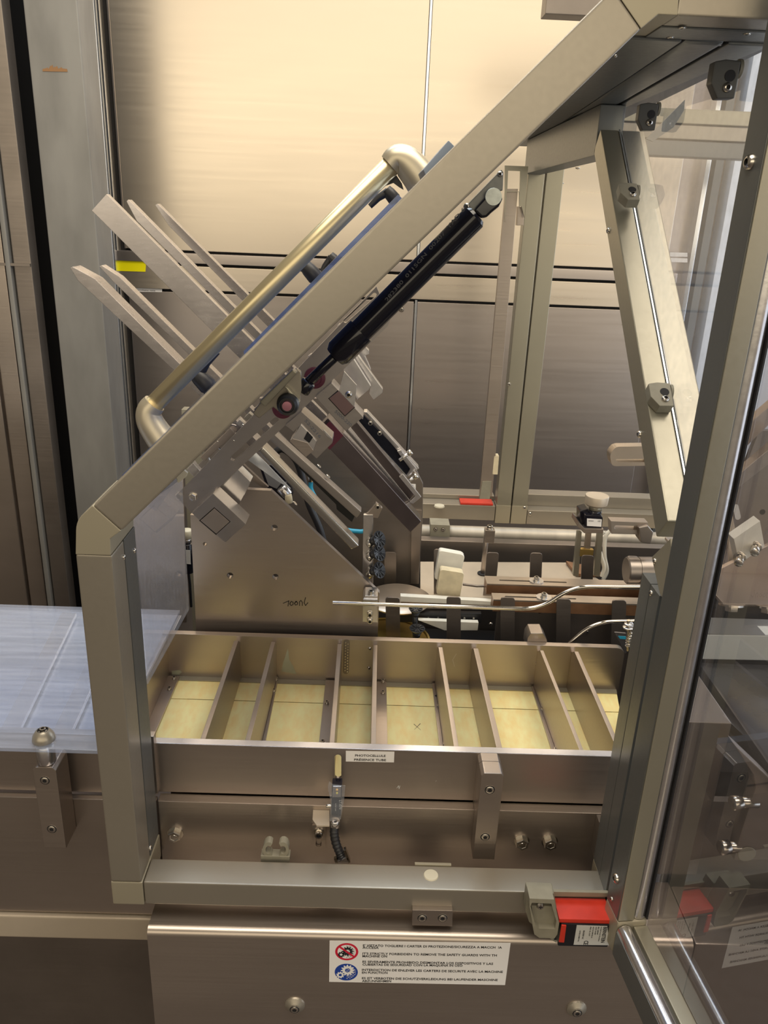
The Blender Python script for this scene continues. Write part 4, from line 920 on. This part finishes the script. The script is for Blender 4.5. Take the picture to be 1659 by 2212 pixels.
# ================================================================ clamp and rods
t = thing('rod_clamp', 'aluminium clamp block with two socket screws gripping the guide rod', 'clamp', tuple(UY(800, 1345, 1.06)))
pY('block', [(784, 1294), (789, 1287), (816, 1288), (816, 1345), (783, 1343)], 1.055, .03, steel_bright, t, .0008)
for q in ((799, 1326), (799, 1340)): sY('socket', *q, 1.055, 5.5, t)
c = UY(801, 1287, 1.062); cyl('top_screw_stem', c, c + Vector((0, 0, .004)), .003, zinc, t); screw('socket', c + Vector((0, 0, .003)), (0, 0, 1), .0040, t)
t = tag(sweep('guide_rod', fillet_path([UY(*q, 1.048) for q in ((719, 1302), (900, 1308), (1165, 1316), (1238, 1267), (1410, 1268))], .035, 8), .0030, polished, None, 16), 'long bright rod clamped at the side plate with a double bend', 'rod')
t = tag(sweep('guide_rod', fillet_path([UY(*q, 1.085) for q in ((1205, 1412), (1282, 1344), (1380, 1341))], .03, 8), .0030, polished, None, 16), 'short bent bright rod rising behind the tray at right', 'rod')
# ================================================================ carton track
def rail(name, lab, ptsTop, z, hgt, slot):
    q = thing(name, lab, 'rail', tuple(UZ(*ptsTop[0], z)), 'bronze slotted carton rails')
    top = [UZ(*p, z) for p in ptsTop]; yf = top[0].y; yb = top[2].y
    x0 = top[0].x; x1 = .62
    s0 = UZ(*slot[0], z); s1 = UZ(*slot[1], z); ym = (yf + yb) / 2
    bm = bmesh.new(); box_ = box('body', x0, x1, yf, yb, z - hgt, z - .002, bronze, q, .0005)
    cu = [(x0, yf), (x1, yf), (x1, yb), (x0, yb)]; hol = slot2((s0.x, ym), (s1.x, ym), .0022)
    o = rect_solid_holes('slotted_top', cu, [hol], .0025, rail_top, q, 0, at=0)
    for v in o.data.vertices:
        u, t_, vv = v.co + Vector(q['_o']); v.co = Vector((u, vv, z + t_ - .0015)) - Vector(q['_o'])
    finish(prism_bm([Vector((u, v, z - .0018)) for u, v in slot2((s0.x, ym), (s1.x, ym), .0022)], (0, 0, .0002)), 'slot_floor', hollow, q, False)
    return q, ym
ZR = 1.012
q1, y1_ = rail('slotted_rail', 'rear bronze edged slotted rail with washer and cap screw', [(1052, 1262), (1379, 1272), (1379, 1256), (1052, 1245)], ZR, .019, ((1080, 1252), (1220, 1256)))
for x in (1157,):
    c = Vector((UZ(1157, 1254, ZR).x, y1_, ZR + .001)); finish(lathe_bm([(0, 0), (.0125, 0), (.0125, .002), (0, .002)], c, (0, 0, 1), 24), 'washer', steel_bright, q1); screw('socket', c + Vector((0, 0, .002)), (0, 0, 1), .0048, q1)
q2, y2_ = rail('slotted_rail', 'front bronze edged slotted rail with washer and cap screw', [(1066, 1296), (1372, 1306), (1372, 1292), (1066, 1281)], ZR - .002, .021, ((1092, 1287), (1240, 1291)))
c = Vector((UZ(1173, 1289, ZR - .002).x, y2_, ZR - .001)); finish(lathe_bm([(0, 0), (.013, 0), (.013, .002), (0, .002)], c, (0, 0, 1), 24), 'washer', steel_bright, q2); screw('socket', c + Vector((0, 0, .002)), (0, 0, 1), .0048, q2)
FG = 'dark steel fingers of the carton track'
def finger(top, bot, wpx, Y, lab, lean=0):
    a = UY(*top, Y); b = UY(*bot, Y); h = (UY(top[0] + wpx / 2, top[1], Y) - a).length
    pts = [Vector((b.x - h, Y, b.z)), Vector((b.x + h, Y, b.z)), Vector((a.x + h, Y, a.z)), Vector((a.x - h, Y, a.z))]
    o = finish(prism_bm(rounded(pts, [0, 0, .006, .006], 5), (0, .003, 0)), 'carton_finger', steel_dark, None, True, .0005); tag(o, lab, 'finger', FG); return o
where = ('beside the rod clamp', 'below the white pads', 'below the front rail end', 'right of centre under the front rail', 'nearest the right upright')
for i, (x, y) in enumerate(((848, 1291), (980, 1290), (1097, 1291), (1218, 1294), (1338, 1297))):
    finger((x, y), (x + 2 - i * 1.5, 1420), 31, 1.15, 'dark upright front row steel finger ' + where[i])
wb = ('left of the white pads, taller', 'behind the white pads', 'behind the rear rail end', 'behind the rear rail washer', 'in front of the black sensor stand', 'beside the dark motor cylinder')
for i, (x, y) in enumerate(((843, 1193), (950, 1187), (1062, 1194), (1159, 1195), (1270, 1200), (1367, 1202))):
    if i == 2: finger((x + 3, y), (x - 6, 1290), 26, 1.33, 'dark upright rear row steel finger ' + wb[i])
    else: finger((x, y), (x - 4 if i > 1 else x, 1300), 26, 1.33, 'dark upright rear row steel finger ' + wb[i])
t = thing('chain_track', 'black conveyor chain with bright rollers beside a white slab', 'conveyor', tuple(UY(980, 1340, 1.2)))
pY('chain', [(860, 1324), (1040, 1326), (1040, 1346), (860, 1344)], 1.20, .01, rubber, t, .0005)
for x in (925, 946, 968, 1003, 1023): finish(lathe_bm([(0, 0), (.0025, 0), (.002, .002), (0, .0025)], UY(x, 1335, 1.20), FN, 12), 'roller_pin', zinc, t)
pY('white_slab', [(903, 1340), (1034, 1345), (1032, 1362), (960, 1362)], 1.185, .01, nylon, t, .001)
pY('white_edge_strip', [(865, 1288), (1040, 1298), (1160, 1306), (1160, 1312), (865, 1300)], 1.21, .012, nylon, t, .001)
pY('pale_guide', [(865, 1286), (870, 1283), (942, 1287), (1160, 1300), (1160, 1322), (866, 1307)], 1.22, .004, rail_top, t, .0006)
sweep('thin_wire', [UY(*q, 1.25) for q in ((1000, 1262), (1030, 1266), (1056, 1266))], .0022, steel_dark, t)
sweep('thin_wire', [UY(*q, 1.22) for q in ((995, 1297), (1030, 1301), (1066, 1303))], .0022, steel_dark, t)
def pad(name, pts, Y, th, m, lab):
    P_ = [UY(*q, Y) for q in pts]; o = finish(prism_bm(rounded(P_, .006, 4), (0, th, 0)), name, m, None, True, .0012); tag(o, lab, 'plastic pad', 'plastic pads on the track')
pad('plastic_pad', [(949, 1189), (998, 1198), (1004, 1203), (992, 1256), (938, 1252)], 1.28, .016, nylon, 'white plastic pad tilted behind the yellowed one')
pad('plastic_pad', [(951, 1230), (1003, 1238), (993, 1294), (942, 1284)], 1.235, .018, nylon_old, 'yellowed plastic pad standing in front of the white pad')
# clamp post
t = thing('clamp_post', 'slim steel post with split clamp on the bed plate', 'post', tuple(UZ(1043, 1240, .935)))
c = UZ(1043, 1240, .935); cyl('rod', c, c + Vector((0, 0, .085)), .005, steel, t); cyl('collar', c, c + Vector((0, 0, .003)), .011, hollow, t)
top = c + Vector((.005, 0, .085)); box('clamp', top.x - .009, top.x + .010, top.y - .009, top.y + .009, top.z - .014, top.z + .012, steel, t, .001)
screw('socket', Vector((top.x, top.y, top.z + .012)), (0, 0, 1), .0055, t)
# sensor stand
t = thing('sensor_stand', 'black labelled sensor with cream knob on a steel stand', 'sensor stand', tuple(UY(1275, 1250, 1.36)))
YSN = 1.36
c = UY(1286, 1070, YSN)
finish(lathe_bm([(0, 0), (.0165, 0), (.0205, .004), (.0215, .0185), (.0208, .020), (0, .020)], UY(1287, 1092, YSN), (0, 0, 1), 32), 'knob', plastic_cream if 0 else bed, t)
cyl('knob_stem', UY(1286, 1104, YSN), UY(1287, 1090, YSN), .012, anod_light, t)
cyl('collar', UY(1283, 1112, YSN), UY(1284, 1100, YSN), .0135, gloss_black, t)
pY('body', [(1263, 1112), (1300, 1113), (1303, 1120), (1301, 1142), (1264, 1141)], YSN - .02, .045, gloss_black, t, .003)
pY('body_side', [(1253, 1104), (1270, 1099), (1276, 1108), (1263, 1114), (1262, 1140), (1253, 1130)], YSN - .005, .03, gloss_black, t, .002)
lb2 = pY('label', [(1268, 1120), (1300, 1122), (1299, 1138), (1268, 1136)], YSN - .0206, .0005, white_lbl, t, 0)
text('sensor', UY(1271, 1126, YSN - .0208), .010, .0024, ink, lb2); text('CE', UY(1291, 1127, YSN - .0208), .005, .0025, ink, lb2)
pY('shelf', [(1250, 1128), (1263, 1142), (1304, 1143), (1303, 1152), (1262, 1152), (1248, 1138)], YSN - .025, .05, steel, t, .0008)
for x0, x1 in ((1248, 1257), (1268, 1278), (1292, 1303)):
    pY('leg', [(x0, 1150), (x1, 1150), (x1 - 7, 1246), (x0 - 10, 1244)], YSN, .012, anod_light if x0 != 1268 else rail_top, t, .001)
pY('brass_block', [(1254, 1186), (1283, 1188), (1281, 1204), (1253, 1202)], YSN - .003, .01, mat('brass', (.55, .38, .12), .8, .35), t, .001)
ps = [UZ(*q, .9365) for q in ((1222, 1217), (1244, 1245), (1300, 1246), (1290, 1232))]; finish(prism_bm(ps, (0, 0, .006)), 'base', bronze, t, True, .0006)
t = tag(sweep('white_cable', smooth_path([UY(*q, 1.42) for q in ((1305, 1148), (1290, 1165), (1298, 1200), (1305, 1225), (1300, 1245))]), .004, nylon, None), 'white cable hanging beside the sensor stand', 'cable')
t = tag(sweep('white_cable', smooth_path([UY(*q, 1.45) for q in ((1322, 1142), (1308, 1160), (1306, 1200), (1311, 1232), (1303, 1252))]), .004, nylon, None), 'second white cable arching right of the sensor stand', 'cable')
# brackets at the right
t = thing('slot_bracket', 'steel slotted bracket sticking out from behind the slanted post, level with the rear rail', 'bracket', tuple(UY(1360, 1140, 1.2)))
rect_solid_holes('arm', [xz(*q, 1.2) for q in ((1320, 1126), (1400, 1129), (1400, 1155), (1321, 1153))], [slot2(xz(1331, 1139, 1.2), xz(1385, 1141, 1.2), .0035)], .02, steel, t, 0, at=1.2)
pY('shoulder', [(1380, 1140), (1400, 1136), (1412, 1150), (1406, 1176), (1384, 1172)], 1.19, .03, steel_dark, t, .002)
t = thing('slotted_bracket', 'tan rounded slotted arm poking out left of the slanted post', 'bracket', tuple(UY(1350, 990, 1.15)))
rect_solid_holes('arm', [(q.x, q.z) for q in rounded([UY(*q, 1.15) for q in ((1317, 982), (1330, 965), (1400, 964), (1400, 1006), (1322, 1007))], .006)], [slot2(xz(1333, 995, 1.15), xz(1395, 995, 1.15), .0025)], .02, rail_top, t, 0, at=1.15)
t = tag(finish(lathe_bm([(0, 0), (.0215, 0), (.023, .002), (.023, .018), (.022, .0185), (.022, .0200), (.023, .0205), (.023, .10), (0, .10)], UY(1352, 1232, 1.2), (1, .0, .03), 32), 'motor_cylinder', steel_dark, None), 'dark steel cylinder lying behind the right upright', 'cylinder')
t = thing('spring_post', 'coil spring with stacked washers beside the right upright', 'spring', tuple(UY(1357, 1400, 1.02)))
hel = [UY(1357, 1398, 1.02) + Vector((.0045 * math.cos(i * .6), .0045 * math.sin(i * .6), i * .00042)) for i in range(90)]
sweep('coil', hel, .0009, zinc, t, 6)
for i, (yy, r_) in enumerate(((1356, .0085), (1349, .0065))):
    cyl('washer', UY(1358, yy, 1.02), UY(1358, yy - 3, 1.02), r_, steel_bright, t)
sweep('stud', [UY(1357, 1405, 1.02), UY(1358, 1340, 1.02)], .0028, zinc, t)
t = thing('deflector', 'thin folded steel strip at the right end of the tray', 'deflector', tuple(UY(1340, 1390, 1.09)))
pY('blade', [(1328, 1366), (1352, 1368), (1362, 1402), (1350, 1412)], 1.085, .003, steel_bright, t, .0003)
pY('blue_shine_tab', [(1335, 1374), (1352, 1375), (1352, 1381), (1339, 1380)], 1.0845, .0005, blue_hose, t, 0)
# ================================================================ GAS SPRING
t = thing('gas_spring', 'glossy black gas spring running under the sloping bar', 'gas spring', tuple(UY(880, 620, .81)))
YG = .80
def G(*q): return UY(*q, YG)
a, b = G(1029, 464), G(742, 752); ax = (b - a).normalized()
r0 = .0124; m_ = a.lerp(b, .0)
j = a.lerp(b, .86)
gcy = finish(lathe_bm([(0, 0), (r0 * .8, 0), (r0, .003), (r0, (j - a).length)], a, ax, 28), 'cylinder', gloss_black, t)
finish(lathe_bm([(0, 0), (r0 * 1.14, 0), (r0 * 1.17, .002), (r0 * 1.17, (b - j).length + .006), (r0 * .9, (b - j).length + .012), (0, (b - j).length + .012)], j, ax, 28), 'sleeve', gloss_black, t)
cyl('rod', G(734, 760), G(664, 828), .0052, gloss_black, t); cyl('rod_eye', G(668, 824), G(652, 846), .0075, gloss_black, t, 20)
pY('head_clevis', [(1030, 446), (1050, 424), (1061, 407), (1080, 410), (1087, 430), (1078, 447), (1062, 460), (1052, 470), (1040, 472), (1024, 455)], YG - .008, .016, gloss_black, t, .003)
finish(lathe_bm([(0, 0), (.0078, 0), (.0076, .001), (0, .0012)], UY(1066, 425, YG - .008), FN, 28), 'pivot_pin', mat('pin_face', (.62, .66, .62), .7, .45, .1, (200, 200, 200)), t)
u = (G(1000, 462) - G(840, 650)).normalized(); v = Vector((-u.z, 0, u.x))
A = UY(836, 652, YG - .0118); text('282380  0115GN  00207  YAD 63', A, .115, .0034, mat('print_grey', (.07, .07, .075), 0, .6), gcy, 'lettering', u=u, v=v)
t = thing('spring_bracket', 'cast bracket with round rubber pivot bolted under the sloping bar', 'bracket', tuple(UY(620, 870, .78)))
pY('plate', [(560, 872), (640, 795), (650, 803), (652, 842), (645, 880), (625, 892), (600, 888), (590, 880), (560, 905), (545, 893)], .792, .006, anod, t, .0015)
pY('rib', [(560, 868), (632, 798), (642, 806), (572, 880)], .7785, .0125, anod_light, t, .0015)
pY('rib', [(612, 832), (622, 838), (648, 868), (645, 876), (630, 862)], .784, .008, anod_light, t, .0012)
c = UY(622, 873, .784)
finish(lathe_bm([(0, 0), (.0115, 0), (.0105, .006), (.008, .0085), (.0072, .0085), (.0068, .006), (.0045, .006), (0, .006)], c, FN, 28), 'rubber_pivot', rubber, t)
finish(lathe_bm([(0, 0), (.0052, 0), (.0048, .004), (0, .0044)], c + FN * .006, FN, 20), 'pivot_bolt', mat('maroon_bolt', (.45, .2, .25), .6, .35), t)
t = thing('hinge_bracket', 'dark grey bracket joining the gas spring head to the guard', 'bracket', tuple(UY(1050, 400, .79)))
pY('plate', [(1000, 452), (1083, 366), (1088, 372), (1086, 412), (1058, 415), (1040, 446), (1012, 462)], .80, .01, anod_gray, t, .001)
sY('button', 1008, 446, .7995, 7, t); sY('button', 1080, 376, .7995, 6, t)
# ================================================================ LID + HANDLE
t = thing('clear_lid', 'thin blue edged acrylic lid with long champagne tube handle lying along the sloping bar', 'acrylic lid', tuple(UY(560, 730, .9)))
pY('lower_sheet', [(264, 1031), (264, 1026), (558, 738), (561, 745)], .778, .20, acr_lid, t, 0)
pY('upper_sheet', [(529, 773), (526, 759), (860, 420), (872, 432)], .778, .20, acr_lid, t, 0)
pY('end_block', [(921, 384), (914, 366), (969, 303), (984, 318)], .778, .10, mat('blue_grey_plastic', (.22, .27, .36), 0, .3), t, .001)
YN = .90
hdl = cyl('tube_handle', UY(330, 876, YN), UY(848, 354, YN), .0107, mat('handle_gold', (.62, .53, .33), .85, .3), t, 32, ch=.0005)
hm = mat('handle_casting', (.56, .50, .38), .7, .38)
def casting(pts, r0, r1):
    p = smooth_path([UY(*q, YN) for q in pts], 6); finish(sweep_bm(p, 1, 20, None, lambda s: r0 + (r1 - r0) * s), 'end_casting', hm, hdl, angle=1.2)
casting([(334, 871), (322, 888), (325, 912), (345, 944), (368, 972)], .0128, .0185)
casting([(843, 358), (858, 344), (878, 350), (900, 374), (918, 398)], .0128, .0190)
pY('stay', [(812, 410), (842, 386), (856, 378), (868, 396), (872, 410), (862, 404), (850, 395), (818, 407)], YN + .01, .006, rubber, t, .0008)
# ================================================================ SECOND MODULE seen through the open door
YM = .98
t = thing('second_module', 'second machine module seen through the open acrylic door', 'machine casing', (.6, 1.1, .5))
pY('pale_rail', [(1500, 1370), (1700, 1374), (1700, 1428), (1490, 1424)], YM, .03, mat('pale_rail_paint', (.62, .66, .64), .1, .4), t, .002)
ps = [UZ(*q, UY(1600, 1372, YM).z) for q in ((1500, 1371), (1720, 1375), (1700, 1338), (1510, 1338))]
box('rail_ledge', UY(1495, 1372, YM).x, 1.3, YM + .0005, YM + .05, UY(1600, 1372, YM).z - .004, UY(1600, 1372, YM).z + .0005, anod_gray, t, .001)
zt2 = UY(1600, 1297, 1.10).z
box('dark_trench', .55, 1.3, 1.09, 1.10, .85, zt2 - .003, mat('near_black_steel', (.06, .055, .055), .6, .4), t, 0)
box('top_plate', .55, 1.3, 1.085, 1.35, zt2 - .003, zt2 + .002, steel, t, .001)
for q in ((1581, 1314), (1659, 1318)):
    c = UY(*q, 1.085); finish(lathe_bm([(0, 0), (.019, 0), (.019, .003), (0, .003)], UY(q[0], q[1] - 10, 1.085), (0, -.3, -1), 28), 'washer', zinc, t); screw('hex', UY(q[0], q[1] - 7, 1.082), (0, -.3, -1), .0095, t)
pY('dark_side_plate', [(1560, 1165), (1605, 1020), (1640, 930), (1720, 930), (1720, 1310), (1540, 1296), (1545, 1200)], 1.30, .012, steel_dark, t, .001)
bm = prism_bm([Vector((u, 1.2995, v)) for u, v in slot2(xz(1589, 1095, 1.3), xz(1594, 1117, 1.3), .005)], (0, .0003, 0)); finish(bm, 'slot', grey_lbl, t, False)
bm = prism_bm([Vector((u, 1.2995, v)) for u, v in circ(*xz(1647, 1106, 1.3), .005)], (0, .0003, 0)); finish(bm, 'round_hole', hollow, t, False)
pY('slanted_bar', [(1600, 930), (1700, 846), (1700, 880), (1602, 975)], 1.18, .02, bronze if 0 else steel, t, .001)
pY('slanted_bar', [(1590, 1030), (1700, 938), (1700, 972), (1585, 1062)], 1.14, .02, steel, t, .001)
pY('tan_plate', [(1572, 1100), (1578, 1090), (1590, 1150), (1594, 1200), (1575, 1215)], 1.22, .006, bed, t, .0005)
pY('lower_slant', [(1545, 1235), (1605, 1205), (1720, 1150), (1720, 1230), (1620, 1290), (1540, 1296)], 1.2, .01, steel, t, .001)
pY('white_block', [(1585, 1164), (1642, 1125), (1652, 1181), (1597, 1219)], 1.08, .022, nylon, t, .001)
for q in ((1598, 1203), (1632, 1181)):
    c = UY(*q, 1.08); cyl('cap_screw', c, c + Vector((-.010, -.020, -.002)), .0062, zinc, t); cyl('screw_washer', c, c + Vector((-.001, -.002, 0)), .0092, zinc, t)
# rounded black hood and lower box
hp = [(1505, 1427), (1720, 1434), (1720, 1760), (1659, 1663), (1582, 1560), (1504, 1456)]
zz = 1.0; 
bm = bmesh.new(); zt3 = UY(1600, 1430, YM).z - .004
h0, h1 = UZ(1506, 1428, zt3), UZ(1659, 1650, zt3); hs = (h0.x - h1.x) / (h0.y - h1.y)
top = [Vector((h0.x, h0.y, zt3)), Vector((1.3, h0.y, zt3)), Vector((1.3, .45, zt3)), Vector((h0.x + hs * (.45 - h0.y), .45, zt3))]
finish(prism_bm(top, (0, 0, -.03)), 'black_hood', mat('black_painted_hood', (.05, .052, .06), .3, .22, .2, (30, 30, 30)), t, True, .006)
zt4 = UY(1500, 1560, .78).z
xR = UY(1582, 1560, .78).x
finish(prism_bm([Vector(q) for q in ((.361, .78, zt4), (xR, .78, zt4), (xR, .97, zt4), (.400, .97, zt4))], (0, 0, .82 - zt4)), 'low_box', steel_dark, t, True, .002)
pY('side_fold', [(1584, 1606), (1628, 1675), (1632, 1703), (1600, 1800), (1585, 1860), (1720, 1860), (1720, 1740), (1650, 1668)], .735, .02, steel, t, .003)
for q in ((1601, 1733), (1575, 1829)):
    c = UY(*q, .74); cyl('side_bolt', c + Vector((.02, 0, 0)), c, .0062, zinc, t); cyl('side_bolt_head', c, c + Vector((-.012, -.002, 0)), .0085, zinc, t)
bm = lathe_bm([(0, 0), (.011, 0), (.010, .001), (0, .0015)], UY(1613, 1845, .7345), FN, 24); finish(bm, 'blank_cap', plastic_gray, t)
box('base_cover', .4005, 1.4, .684, .77, .25, .8125, steel, t, .003)
box('base_front', .4005, 1.4, .79, .80, .2, .93, steel_dark, t, 0)
pY('control_window', [(1629, 1552), (1700, 1556), (1720, 1600), (1700, 1620), (1637, 1580)], .60, .004, steel_bright, t, .0005) if 0 else None
